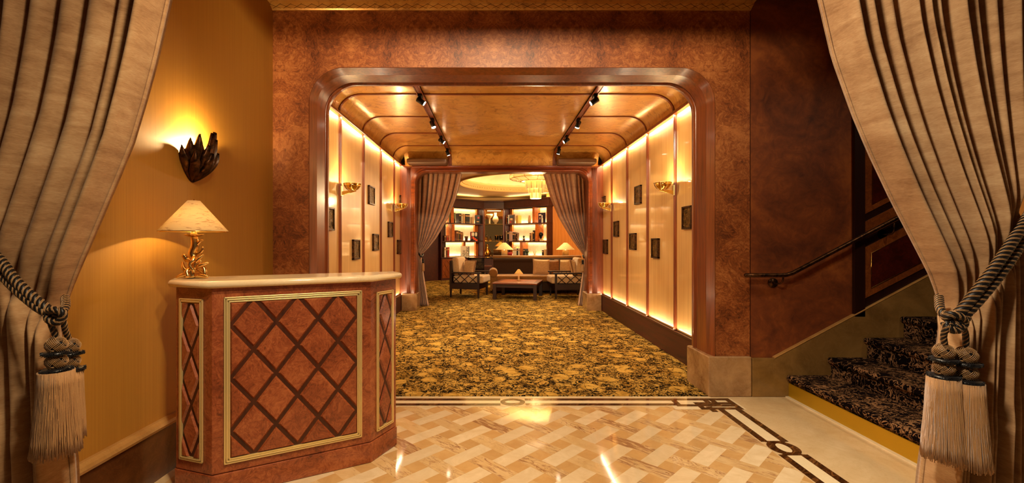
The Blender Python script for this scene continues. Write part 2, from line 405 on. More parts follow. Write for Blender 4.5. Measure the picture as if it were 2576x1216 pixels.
def interp(tab, x):
    if tab[0][0] > tab[-1][0]: tab = tab[::-1]
    if x <= tab[0][0]:
        (a, b), (c, d) = tab[0], tab[1]; return b+(d-b)*(x-a)/(c-a)
    for (a, b), (c, d) in zip(tab, tab[1:]):
        if x <= c: return b+(d-b)*(x-a)/(c-a)
    (a, b), (c, d) = tab[-2], tab[-1]; return b+(d-b)*(x-a)/(c-a)
def catmull(pts, n=8):
    P = [Vector(p) for p in pts]; P = [2*P[0]-P[1]]+P+[2*P[-1]-P[-2]]; out = []
    for i in range(1, len(P)-2):
        for k in range(n):
            t = k/n; a, b, c, d = P[i-1], P[i], P[i+1], P[i+2]
            out.append(.5*((2*b)+(c-a)*t+(2*a-5*b+4*c-d)*t*t+(3*b-a-3*c+d)*t**3))
    out.append(P[-2]); return out
def clip_poly(poly, a, b, side=1):          # keep part of 2D poly left of line a->b
    out = []
    f = lambda p: side*((b[0]-a[0])*(p[1]-a[1])-(b[1]-a[1])*(p[0]-a[0]))
    for i in range(len(poly)):
        p, q = poly[i], poly[(i+1) % len(poly)]; fp, fq = f(p), f(q)
        if fp >= 0: out.append(p)
        if (fp > 0 and fq < 0) or (fp < 0 and fq > 0):
            t = fp/(fp-fq); out.append((p[0]+(q[0]-p[0])*t, p[1]+(q[1]-p[1])*t))
    return out
def clip_rect(poly, x0, x1, y0, y1):
    for a, b in (((x0,y0),(x1,y0)), ((x1,y0),(x1,y1)), ((x1,y1),(x0,y1)), ((x0,y1),(x0,y0))):
        if len(poly) < 3: return []
        poly = clip_poly(poly, a, b)
    return poly if len(poly) >= 3 else []
def upath(xl, xr, zt, r, n=14, z0=0):
    p = [(xl, z0)]+[(xl+r-r*math.cos(PI/2*k/n), zt-r+r*math.sin(PI/2*k/n)) for k in range(n+1)]
    return p+[(xr-r+r*math.sin(PI/2*k/n), zt-r+r*math.cos(PI/2*k/n)) for k in range(n+1)]+[(xr, z0)]
def usweep(mb, path, prof, mi=0):           # path (x,z); prof (offset outward, y)
    n = len(path); P = []
    for i in range(n):
        a, b, c = path[max(i-1,0)], path[i], path[min(i+1,n-1)]
        d1 = Vector((b[0]-a[0], b[1]-a[1])); d2 = Vector((c[0]-b[0], c[1]-b[1]))
        if d1.length < 1e-9: d1 = d2
        if d2.length < 1e-9: d2 = d1
        d = (d1.normalized()+d2.normalized()).normalized(); nx, nz = -d.y, d.x
        P.append([(b[0]+nx*o, y, b[1]+nz*o) for o, y in prof])
    return mb.grid(P, mi)
# ================================================================== SETTING
XL, XJL, XJR, XS = -1.857, -1.53, 1.83, 2.15      # left wall, jambs of the passage, seam
ZP = 2.735                                           # passage head
# burl wall with the passage cut out
def u_wall(name, xo0, xo1, zo, xl, xr, zt, r, y0, y1, m):
    path = upath(xl, xr, zt, r)
    poly = [(xo0, 0)]+[(xo0, zo), (xo1, zo), (xo1, 0)]+path[::-1]
    mb = MB(); mb.prism([(x, y0, z) for x, z in poly], (0, y1-y0, 0)); return struct(name, mb, m)
wf = u_wall('wall_front', XL, XS-.004, 3.6, XJL-.012, XJR+.012, ZP+.012, .292, Y0, Y0+.3, 'wall_burl')
mb = MB(); jp = upath(XJL, XJR, ZP, .28, 18, .01)
for band in ([(.02, .01), (.02, -.012), (.014, -.018)], [(.014, -.018), (-.008, .09)], [(-.008, .09), (-.008, .27)], [(-.008, .27), (.004, .274), (.004, .29), (-.008, .295)],
             [(-.008-.014*math.sin(PI*k/6), .295+.04*k/6) for k in range(7)], [(-.008, .335), (-.002, .39)], [(-.002, .39), (.06, .40)]):
    usweep(mb, jp, [(o_, Y0+y_) for o_, y_ in band])
struct('trim_1', mb, 'mahogany')
# parchment wall continuing beside the stairs
mb = MB(); mb.box(XS+.004, 4.9, Y0, Y0+.3, 0, 3.6)
struct('wall_right', mb, 'parchment')
mb = MB(); mb.box(XS-.004, XS+.004, Y0+.006, Y0+.28, 0, 3.6); struct('trim_2', mb, 'frame_dark_wood')
# left silk wall, its skirting and rail
mb = MB(); mb.box(XL-.2, XL, 1.85, Y0+.3, 0, 3.6); struct('wall_left', mb, 'wall_silk')
mb = MB(); mb.prism([(XL-.01, 1.85, 0), (XL+.03, 1.85, 0), (XL+.03, 1.85, .27), (XL-.01, 1.85, .27)], (0, Y0-1.85, 0)); bl = struct('baseboard_left', mb, 'marble_dark')
mb = MB(); mb.prism([(XL-.01, 1.85, .27), (XL+.044, 1.85, .27), (XL+.05, 1.85, .285), (XL+.044, 1.85, .30), (XL+.02, 1.85, .31), (XL-.01, 1.85, .31)], (0, Y0-1.85, 0)); obj('rail', mb, 'marble_edge', bl, label='pale marble rail along the top of the skirting')
# near opening the big curtains hang in
mb = MB(); mb.box(1.945, 2.6, 1.5, 1.72, 0, 3.6); mb.box(-2.9, -2.25, 1.5, 1.72, 0, 3.6); mb.box(-2.25, 1.945, 1.45, 1.75, 3.22, 3.6); struct('wall_near', mb, 'plaster')
mb = MB(); mb.box(-2.9, XL-.2, 1.72, 1.9, 0, 3.6); struct('wall_near_return', mb, 'plaster')
# stairwell enclosure
mb = MB(); mb.box(4.9, 5.0, 1.5, Y0+.3, 0, 4.2); struct('wall_stair_end', mb, 'stair_panel_red')
mb = MB(); mb.box(2.6, 4.9, 1.5, 1.62, 0, 3.6); struct('wall_stair_side', mb, 'stair_panel_red')
mb = MB(); mb.box(-3.2, 5.0, -3.2, Y0+.3, 3.35, 3.45); struct('ceiling', mb, 'plaster_dark')

# cornice with lattice
mb = MB(); prof = [(Y0+.01, 3.235), (Y0-.012, 3.235), (Y0-.02, 3.245), (Y0-.055, 3.262), (Y0-.06, 3.272), (Y0-.1, 3.276), (Y0-.13, 3.29), (Y0-.13, 3.35), (Y0+.01, 3.35)]
mb.prism([(XL, y, z) for y, z in prof], (XS-XL, 0, 0)); cor = struct('trim_3', mb, 'gilt_ceiling')
mb = MB(); n = 46; w = (XS-XL)/n
def crn(u, v): return Vector((u, Y0-.014-.042*v, 3.244+.02*v))
for i in range(n):
    for a, b in ((0, 1), (1, 0)):
        for sgn in (0, 1):
            x0 = XL+w*i
            mb.tube([crn(x0+w*k/4*1.0, a+(b-a)*(k/4)) for k in range(5)], .0028, 4)
obj('lattice', mb, 'bronze', cor)

# marble plinth blocks at the passage
def block(name, x0, x1, y0, y1, z1, m='marble_block'):
    mb = MB(); mb.box(x0, x1, y0, y1, 0, z1); return struct(name, mb, m, bevel=.012, bseg=3)
block('trim_4', XJR-.045, XS-.002, Y0-.03, Y0+.40, .335)
block('trim_5', XL+.06, XJL+.045, Y0-.03, Y0+.40, .335)
# stair skirt following the flight
mb = MB()
pts = [(XS+.002, 0), (XS+.002, .322), (2.34, .322), (4.85, .322+2.51*.535), (4.85, 0)]
mb.prism([(x, Y0-.03, z) for x, z in pts], (0, .05, 0)); sk = struct('baseboard_right', mb, 'marble_skirt', bevel=.006)
mb = MB(); q = [(2.335, .322), (4.85, .322+2.515*.535)]
mb.prism([(q[0][0], Y0-.034, q[0][1]-.002), (q[1][0], Y0-.034, q[1][1]-.002), (q[1][0], Y0-.034, q[1][1]+.010), (q[0][0], Y0-.034, q[0][1]+.010)], (0, .044, 0)); obj('rail', mb, 'marble_edge', sk, bevel=.004)

# panelled part of the stair wall
sl = .515
def wz(px, py): return at(px, py, Y0)
pn = thing('wall_panelling', 'dark red panelling with tan borders and thin gold lines above the stairs', 'wall panelling', (3.0, Y0-.001, 0))
mb = MB(); mb.box(3.005, 3.09, Y0-.03, Y0, .67, 3.35); obj('stile', mb, 'frame_dark_wood', pn, world=True)
mb = MB(); mb.prism([(3.09, Y0-.012, .70), (4.85, Y0-.012, .70+1.76*.535), (4.85, Y0-.012, 3.35), (3.09, Y0-.012, 3.35)], (0, .012, 0)); obj('backing', mb, 'frame_dark_wood', pn, world=True)
def slab(z0, z1, x0, x1, y, th, m, nm):
    mb = MB(); d = x1-x0
    mb.prism([(x0, y, z0), (x1, y, z0+d*sl), (x1, y, z1 if z1 > 3 else z1+d*sl), (x0, y, z1)], (0, th, 0)); return obj(nm, mb, m, pn, world=True)
slab(.82, 1.245, 3.095, 4.8, Y0-.02, .008, 'stair_panel_tan', 'border'); slab(.91, 1.20, 3.145, 4.8, Y0-.026, .006, 'stair_panel_red', 'inner_panel')
slab(1.33, 1.46, 3.095, 4.8, Y0-.02, .008, 'stair_panel_tan', 'border')
slab(1.525, 3.3, 3.095, 4.8, Y0-.02, .008, 'stair_panel_tan', 'border'); slab(1.61, 3.25, 3.155, 4.8, Y0-.026, .006, 'stair_panel_red', 'inner_panel')
mb = MB()
for (z0, z1, x0) in ((.91, 1.20, 3.145), (1.61, 3.25, 3.155)):
    e = 1.6
    mb.tube([(x0+e, Y0-.027, z0+e*sl), (x0, Y0-.027, z0), (x0, Y0-.027, z1)] + ([(x0+e, Y0-.027, z1+e*sl)] if z1 < 3 else []), .0022, 4)
obj('gold_line', mb, 'brass', pn, world=True)

# ------------------------------------------------------------------ marble floor
GX0, GX1, GY1 = -1.77, 1.72, 3.578
verts, faces, mids, uvs, rnds = [], [], [], [], []
cell = .1035; r2 = math.sqrt(.5)
# phase: centre of a light tile at (1.0125, 2.76)
def uv2xy(u, v): return (1.0125+(u*r2+v*r2), 2.76+(u*r2-v*r2))
rg = random.Random(3)
def put(u0, u1, v0, v1, kind, along_u):
    pl = [uv2xy(u0, v0), uv2xy(u0, v1), uv2xy(u1, v1), uv2xy(u1, v0)]
    pl = clip_rect(pl[::-1], GX0, GX1, -1.0, GY1) or clip_rect(pl, GX0, GX1, -1.0, GY1)
    if not pl: return
    r = (rg.random(), rg.random(), rg.random()); b = len(verts)
    for p in pl:
        u = (p[0]-1.0125)*r2+(p[1]-2.76)*r2; v = (p[0]-1.0125)*r2-(p[1]-2.76)*r2
        verts.append((p[0], p[1], 0)); uvs.append((u, v) if along_u else (v, u)); rnds.append((*r, 1))
    ar = sum(pl[i][0]*pl[(i+1) % len(pl)][1]-pl[(i+1) % len(pl)][0]*pl[i][1] for i in range(len(pl)))
    idx = list(range(b, b+len(pl))); faces.append(idx if ar > 0 else idx[::-1]); mids.append(kind)
N = 60
for a in range(-N, N):
    for b in range(-N, N):
        cx, cy = 2*a-2*b, 2*a+2*b
        if abs(cx) > 60 or abs(cy) > 60: continue
        o = -1.5
        put((cx+o)*cell, (cx+3+o)*cell, (cy-.5)*cell, (cy+.5)*cell, 0, True)
        put((cx+3+o)*cell, (cx+4+o)*cell, (cy-1.5)*cell, (cy+1.5)*cell, 1, False)
        put((cx+o)*cell, (cx+1+o)*cell, (cy+.5)*cell, (cy+1.5)*cell, 2, True)
        put((cx+2+o)*cell, (cx+3+o)*cell, (cy+.5)*cell, (cy+1.5)*cell, 2, True)
def poly2(pts, mi, z=0.0):
    b = len(verts)
    ar = sum(pts[i][0]*pts[(i+1) % len(pts)][1]-pts[(i+1) % len(pts)][0]*pts[i][1] for i in range(len(pts)))
    if ar < 0: pts = pts[::-1]
    for p in pts: verts.append((p[0], p[1], z)); uvs.append(p); rnds.append((.5,.5,.5,1))
    faces.append(list(range(b, b+len(pts)))); mids.append(mi)
def rct(x0, x1, y0, y1, mi, z=0.0): poly2([(x0,y0),(x1,y0),(x1,y1),(x0,y1)], mi, z)
rct(GX1, 5.0, -3.2, Y0+.05, 3); rct(-3.2, GX0, -3.2, Y0+.05, 3); rct(GX0, GX1, GY1, Y0+.05, 3); rct(GX0, GX1, -3.2, -1.0, 3)
me = bpy.data.meshes.new('floor'); me.from_pydata(verts, [], faces)
for m_ in ('tile_light', 'tile_veined', 'tile_ochre', 'marble_cream'): me.materials.append(M[m_])
me.polygons.foreach_set('material_index', mids)
uvl = me.uv_layers.new(name='UVMap'); ca = me.color_attributes.new('rnd', 'FLOAT_COLOR', 'POINT')
for lp in me.loops: uvl.data[lp.index].uv = uvs[lp.vertex_index]
for i, r in enumerate(rnds): ca.data[i].color = r
me.update(); fl = bpy.data.objects.new('floor', me); C.objects.link(fl); fl['kind'] = 'structure'
# inlaid border: two dark strips with knots
mb = MB(); ZI = .0006
ZK = [0]
def strip(mb, pts, z=ZI, mi=0):
    ZK[0] += 1; z = z+ZK[0]*1.5e-5
    ar = sum(pts[i][0]*pts[(i+1) % len(pts)][1]-pts[(i+1) % len(pts)][0]*pts[i][1] for i in range(len(pts)))
    if ar < 0: pts = pts[::-1]
    mb.add([(x, y, z) for x, y in pts], [list(range(len(pts)))], mi, False)
def R(x0, x1, y0, y1, z=ZI, mi=0): strip(mb, [(x0,y0),(x1,y0),(x1,y1),(x0,y1)], z, mi)
xi0, xi1, xo0, xo1 = 1.728, 1.775, 1.860, 1.908
yi0, yi1, yo0, yo1 = 3.585, 3.632, 3.695, 3.745
def ring(mb, cx, cy, ra, rb, ia, ib, mi, z, n=28):
    P = []; 
    for k in range(n):
        q = 2*PI*k/n
        P.append(((cx+ra*math.cos(q), cy+rb*math.sin(q), z), (cx+ia*math.cos(q), cy+ib*math.sin(q), z)))
    vs = [p for t in P for p in t]; mb.add(vs, [(2*k, 2*((k+1) % n), 2*((k+1) % n)+1, 2*k+1) for k in range(n)], mi, False)
def disc(mb, cx, cy, ra, rb, mi, z, n=28):
    ZK[0] += 1; z = z+ZK[0]*1.5e-5
    mb.add([(cx+ra*math.cos(2*PI*k/n), cy+rb*math.sin(2*PI*k/n), z) for k in range(n)], [list(range(n))], mi, False)
cxk = (xi0+xo1)/2; cyk = (yi0+yo1)/2
knots_y = [2.85, 2.1, 1.35]
# right-hand run
ye = 3.50
segs = []; y1 = ye
for k in knots_y+[.4]:
    segs.append((k+.10, y1)); y1 = k-.10
for (a, b) in segs:
    R(xi0, xi1, a, b); R(xo0, xo1, a, b); R(xi1, xo0, a+.0, b, ZI*.8, 1)
    for e, s in ((a, -1), (b, 1)):
        if abs(e-ye) < .01: continue
        R(xi0, xo1, min(e, e+s*.012), max(e, e+s*.012))
        strip(mb, [(xi0, e), (xo1, e), (cxk+.03, e+s*.035), (cxk-.03, e+s*.035)])
for k in knots_y: disc(mb, cxk, k, .092, .1, 0, ZI*1.3); disc(mb, cxk, k, .036, .062, 1, ZI*1.9)
# far run beside the carpet
knots_x = [.15, -1.3]; x1 = 1.44; segs = []
for k in knots_x+[-1.9]:
    segs.append((max(k+.10, -1.8), x1)); x1 = k-.10
for (a, b) in segs:
    if b <= a: continue
    R(a, b, yi0, yi1); R(a, b, yo0, yo1); R(a, b, yi1, yo0, ZI*.8, 1)
for k in knots_x: disc(mb, k, cyk, .1, .08, 0, ZI*1.3); disc(mb, k, cyk, .062, .03, 1, ZI*1.9)
# interlaced square knot at the corner
def sqring(x0, x1, y0, y1, w, z):
    R(x0, x1, y0, y0+w, z); R(x0, x1, y1-w, y1, z); R(x0, x0+w, y0, y1, z); R(x1-w, x1, y0, y1, z)
R(1.40, 1.95, 3.50, 3.75, ZI*.5, 1)
sqring(1.44, 1.80, 3.565, 3.745, .046, ZI); sqring(1.60, 1.93, 3.50, 3.655, .044, ZI*1.2); sqring(1.70, 1.93, 3.56, 3.745, .046, ZI*1.4)
R(1.66, 1.705, 3.45, 3.56, ZI*1.2)
# pale fillet against the carpet
R(-1.8, 1.80, 3.762, 3.79, ZI, 2); R(-1.8, 1.95, 3.565, 3.578, ZI*.4, 1)
obj('inlay', mb, ['marble_inlay', 'marble_line', 'marble_line'], fl, label='dark veined marble guilloche border set in the floor')

# carpet of passage and lounge
mb = MB(); mb.box(-1.78, 2.08, Y0-.012, 9.4, -.04, .006); mb.box(-4.0, 5.2, 9.4, 17.2, -.04, .006)
cp = struct('floor_carpet', mb, 'carpet_gold')

# ------------------------------------------------------------------ stairs
st = thing('staircase', 'carpeted staircase rising to the right with a polished brass kick plate', 'staircase', (2.44, Y0, 0))
x = 2.46; z = 0.0; rise, run = .165, .312
for i in range(7):
    mb = MB(); xn = x-.03; zt = [.185, .333, .497, .673, .84, 1.0, 1.16][i]; zb = 0.0 if i else .085
    n = 8; prof = [(x, zb if i else .085), (x, zt-.05)]+[(xn+.018-.018*math.sin(PI*k/n), zt-.025-.025*math.cos(PI*k/n)) for k in range(n+1)]
    prof += [(x+run+.06, zt), (x+run+.06, zb if i else .085)]
    y0 = 2.0
    mb.prism([(a, y0, b) for a, b in prof], (0, Y0-.03-y0, 0)); obj('step', mb, 'carpet_black', st, world=True, bevel=.012, bseg=2)
    x = [2.46, 2.80, 3.10, 3.405, 3.71, 4.02, 4.33, 4.64][i+1]
mb = MB(); mb.box(2.452, 2.52, 2.0, Y0-.031, .0, .118); obj('kick_plate', mb, 'brass_kick', st, world=True, label='polished brass kick plate under the first step')
mb = MB(); mb.box(2.425, 2.452, 2.0, Y0-.031, .0, .008); obj('base_strip', mb, 'marble_line', st, world=True)

# handrail
hr = thing('handrail', 'dark bronze handrail on round brackets following the stairs', 'handrail', (2.06, Y0-.09, 1.02))
P = [wz(1862, 691), wz(1900, 691), wz(1940, 691), wz(1960, 690.5), wz(1975, 686), wz(2000, 673), wz(2140, 599), wz(2244, 544), wz(2500, 408)]
P = [(p.x, Y0-.09, p.z) for p in P]
mb = MB(); mb.tube(P, .017, 12); mb.ball(P[0], .017); obj('rail', mb, 'bronze', hr, world=True)
for (bx, bz) in ((wz(1943, 712).x, wz(1943, 712).z), (wz(2216, 590).x, wz(2216, 590).z), (wz(2450, 466).x, wz(2450, 466).z)):
    mb = MB(); mb.tube([(bx, Y0-.001, bz), (bx, Y0-.012, bz)], .040, 24); mb.tube(catmull([(bx, Y0-.01, bz), (bx+.02, Y0-.07, bz), (bx+.032, Y0-.088, bz+.03), (bx+.032, Y0-.09, bz+.066 if bx < 2.5 else bz+.09)], 5), .007, 8)
    obj('bracket', mb, 'bronze', hr, world=True)

# ================================================================== PASSAGE (corridor)
TL, TR = -.82, 1.12
CL, CR, CY0, CY1 = -1.745, 2.02, 4.21, 8.45
ZT = 2.71; ZB = .31; ZC = 2.945
for side, X, s, mull in (('left', CL, -1, [5.15, 6.07, 7.0, 7.93]), ('right', CR, 1, [5.07, 5.98, 6.89, 7.80])):
    mb = MB(); mb.box(*sorted((X+s*.03, X+s*.15)), CY0-.1, CY1+.3, 0, 3.1); w = struct('wall_corridor_'+side, mb, 'mahogany')
    ys = [CY0-.1]+mull+[CY1+.02]
    for i in range(5):
        mb = MB(); mb.box(*sorted((X+s*.012, X+s*.03)), ys[i], ys[i+1], ZB, ZT); obj('panel', mb, 'panel_cloth', w, label='glowing gold cloth panel')
    for y in mull:
        mb = MB(); mb.box(*sorted((X+s*.02, X-s*.008)), y-.022, y+.022, ZB, ZT-.001); mb.box(*sorted((X, X-s*.016)), y-.009, y+.009, ZB, ZT-.001); obj('mullion', mb, 'mahogany', w, bevel=.004)
    mb = MB(); mb.box(*sorted((X+s*.03, X-s*.035)), CY0-.1, CY1, ZT, ZT+.035); obj('top_rail', mb, 'mahogany_x', w, bevel=.006)
    mb = MB(); mb.box(*sorted((X+s*.03, X-s*.02)), CY0-.1, CY1, 0, ZB-.015); mb.box(*sorted((X+s*.03, X-s*.03)), CY0-.1, CY1, ZB-.03, ZB-.004); obj('baseboard', mb, 'dark_mahogany', w, bevel=.004)
    # LED lines hidden under the top rail and above the skirting
    for z, tz, e in ((ZT-.004, 0, LED_TOP), (ZB+.002, 3, LED_BOT)):
        L = light('AREA', (X-s*.022, (CY0+CY1)/2, z), e, (1, .78, .50), (X+s*(-.022+.0), (CY0+CY1)/2, tz), .012, name='led_strip')
        L.data.shape = 'RECTANGLE'; L.data.size = .02; L.data.size_y = CY1-CY0
        L.rotation_euler = (0, -s*.35, 0) if tz == 0 else (PI, -s*.35, 0)
# coved gilt ceiling
def cove(y, inset=0.0, n=10):
    r = .25; xl, xr = CL+.01+inset, CR-.01-inset; z0 = ZT+.035; rz = ZC-z0-inset
    p = [(xl+r-r*math.cos(PI/2*k/n), y, z0+rz*math.sin(PI/2*k/n)) for k in range(n+1)]
    return p+[(xr-r+r*math.sin(PI/2*k/n), y, z0+rz*math.cos(PI/2*k/n)) for k in range(n+1)]
mb = MB(); mb.grid([cove(CY0-.08), cove(6.0), cove(CY1)])
cc = struct('ceiling_corridor', mb, 'gilt_ceiling', solid=.0)
mb = MB(); pf = [(8.18+.26*math.sin(PI/2*k/10), ZC-.002-.25*(1-math.cos(PI/2*k/10))) for k in range(11)]
mb.grid([[(CL+.09, y, z) for y, z in pf], [(CR-.09, y, z) for y, z in pf]]); obj('end_cove', mb, 'gilt_ceiling', cc)
for xa, xb in ((CL+.16, TL-.036), (TR+.036, CR-.16)):
    mb = MB(); mb.box(xa, xb, 8.20, 8.455, 2.703, 2.80); obj('soffit_box', mb, 'soffit_wood', cc, bevel=.03, bseg=4)
mb = MB(); mb.box(-3.2, 4.9, Y0+.3, 8.8, 3.06, 3.2); struct('ceiling_void', mb, 'plaster_dark')
def rib(y, x0=None, x1=None, w=.014, d=.012):
    P0 = cove(y-w); P1 = cove(y-w, d); P2 = cove(y+w, d); P3 = cove(y+w)
    rows = [P0, P1, P2, P3]
    def cut(row): return [(min(max(p[0], x0 if x0 is not None else -9), x1 if x1 is not None else 9), p[1], p[2]) for p in row]
    keep = [j for j in range(len(P0)) if (x0 is None or P0[j][0] >= x0-.9) and (x1 is None or P0[j][0] <= x1+9)]
    m_ = MB(); m_.grid([cut(r_) for r_ in rows], smooth=False); return m_

for k, y in enumerate((5.07, 5.98, 6.89, 7.80)):
    if k in (0, 3): obj('rib', rib(y, w=.018 if k == 0 else .012), 'mahogany_x', cc)
    else:
        obj('rib', rib(y, x1=TL, w=.012), 'mahogany_x', cc); obj('rib', rib(y, x0=TR, w=.012), 'mahogany_x', cc)
mb = MB(); mb.box(CL, CR, CY0+.0, CY0+.03, ZC-.03, ZC); 
for s_, X in ((-1, TL), (1, TR)):
    mb = MB()
    for dx0, dx1, dz in ((-.035, .035, .016), (-.035, -.025, .026), (.025, .035, .026)):
        mb.box(X+dx0, X+dx1, CY0-.08, 8.2, ZC-dz, ZC+.005)
        mb.grid([[(X+dx0, y-.004, z-dz*.6) for y, z in pf], [(X+dx1, y-.004, z-dz*.6) for y, z in pf]])
    obj('beam', mb, 'mahogany', cc, label='mahogany beam that carries the track spotlights')

# far portal of the passage
EL, ER, EZ = -1.465, 1.75, 2.60
mb = MB(); path = upath(EL-.02, ER+.02, EZ+.02, .22)
poly = [(CL-.04, 0), (CL-.04, 2.72), (CR+.04, 2.72), (CR+.04, 0)]+path[::-1]
mb.prism([(x, 8.46, z) for x, z in poly], (0, .34, 0)); struct('wall_portal', mb, 'mahogany')
mb = MB(); mb.box(-4.0, 5.2, 8.8, 8.9, 2.62, 3.9); mb.box(-4.0, CL-.04, 8.8, 8.9, 0, 2.62); mb.box(CR+.04, 5.2, 8.8, 8.9, 0, 2.62); struct('wall_lounge_front', mb, 'plaster_cream')
mb = MB(); usweep(mb, upath(EL, ER, EZ, .22, 14, .01), [(.085, 8.47), (.08, 8.452), (.06, 8.445), (.035, 8.45), (.03, 8.435), (.012, 8.43), (0, 8.45), (0, 8.78), (.06, 8.82)]); struct('trim_6', mb, 'mahogany_x')
mb = MB(); mb.box(EL-.06, ER+.06, 8.40, 8.47, 2.665, 2.70); struct('trim_7', mb, 'mahogany_x', bevel=.01)
block('trim_8', ER-.03, CR-.025, 8.415, 8.84, .325); block('trim_9', CL+.025, EL+.03, 8.415, 8.84, .325)
mb = MB()
for x in [EL-.16+.012*i for i in range(6)]+[ER+.07+.012*i for i in range(9)]: mb.tube([(x, 8.458, .325), (x, 8.458, 2.66)], .005, 6)
obj('reeding', mb, 'mahogany', bpy.data.objects['wall_portal'])

# ================================================================== LOUNGE shell
LC = (1.15, 12.55); ZL = 2.9; RD = 2.1
mb = MB(); n = 72; inner = [(LC[0]+RD*math.cos(2*PI*k/n), LC[1]+RD*math.sin(2*PI*k/n)) for k in range(n)]
def tosq(k):
    q = 2*PI*k/n; c, s_ = math.cos(q), math.sin(q); t = min((5.2-LC[0])/c if c > 1e-6 else 1e9, (-4.0-LC[0])/c if c < -1e-6 else 1e9, (17.2-LC[1])/s_ if s_ > 1e-6 else 1e9, (8.85-LC[1])/s_ if s_ < -1e-6 else 1e9)
    return (LC[0]+c*t, LC[1]+s_*t)
mb.grid([[(x, y, ZL) for x, y in inner], [(*tosq(k), ZL) for k in range(n)]], smooth=False, wrap=True); cl = struct('ceiling_lounge', mb, 'plaster')
mb = MB(); pr = [(RD+.04, -.012), (RD+.03, -.03), (RD-.02, -.03), (RD-.03, 0), (RD-.06, .02), (RD-.07, .05), (RD-.12, .07), (RD-.14, .11), (RD-.16, .12), (RD-.16, .16)]
mb.lathe(pr, (*LC, ZL), 72)
for k in range(120):
    q = 2*PI*k/120; mb.ball((LC[0]+(RD-.075)*math.cos(q), LC[1]+(RD-.075)*math.sin(q), ZL+.045), .022, 6, 5)
obj('dome_moulding', mb, 'plaster', cl)
mb = MB(); rows = []
for i in range(9):
    a = PI/2*i/8; rows.append([])
    for k in range(216):
        q = 2*PI*k/216; rr = (RD-.02)*math.cos(a)+.001; fl_ = 1-.03*abs(math.sin(q*18)); rows[-1].append((LC[0]+rr*fl_*math.cos(q), LC[1]+rr*fl_*math.sin(q), ZL+.16+.42*math.sin(a)))
mb.grid(rows, wrap=True); obj('dome', mb, 'plaster_cream', cl)
mb = MB()
def wall_seg(p, q, z0, z1, th=.08): 
    d = Vector((q[0]-p[0], q[1]-p[1], 0)).normalized(); nrm = Vector((-d.y, d.x, 0))*th
    m_ = MB(); m_.prism([(p[0], p[1], z0), (q[0], q[1], z0), (q[0]+nrm.x, q[1]+nrm.y, z0), (p[0]+nrm.x, p[1]+nrm.y, z0)], (0, 0, z1-z0)); return m_
struct('wall_lounge_right', wall_seg((5.1, 12.6), (1.80, 15.25), 0, ZL-.002), 'lounge_wall_wood')
struct('wall_lounge_left', wall_seg((-1.80, 15.1), (-4.0, 12.9), 0, ZL-.002), 'dark_mahogany')
mb = MB(); mb.box(-4.0, 5.2, 16.75, 16.85, 0, ZL-.002); struct('wall_lounge_back', mb, 'plaster')
mb = MB(); mb.box(-4.1, -4.0, 8.8, 17.2, 0, ZL); struct('wall_lounge_west', mb, 'dark_mahogany')
mb = MB(); mb.box(5.2, 5.3, 8.8, 17.2, 0, ZL); struct('wall_lounge_east', mb, 'plaster')
# panelled double door in the dark left wall
dm = Matrix.Translation(Vector((-2.15, 14.75, 0))) @ Matrix.Rotation(math.atan2(2.2, 2.2), 4, 'Z')
mb = MB()
for k in (-1, 1):
    mb.box(k*.36-.34, k*.36+.34, -.05, -.02, .02, 2.2)
mb.xf(dm); d1 = struct('door_1', mb, 'dark_wood', bevel=.005)
mb = MB()
for k in (-1, 1):
    for z0, z1 in ((.15, .75), (.85, 2.05)): mb.box(k*.36-.24, k*.36+.24, -.065, -.05, z0, z1)
mb.xf(dm); obj('panel', mb, 'dark_mahogany', d1, bevel=.01)
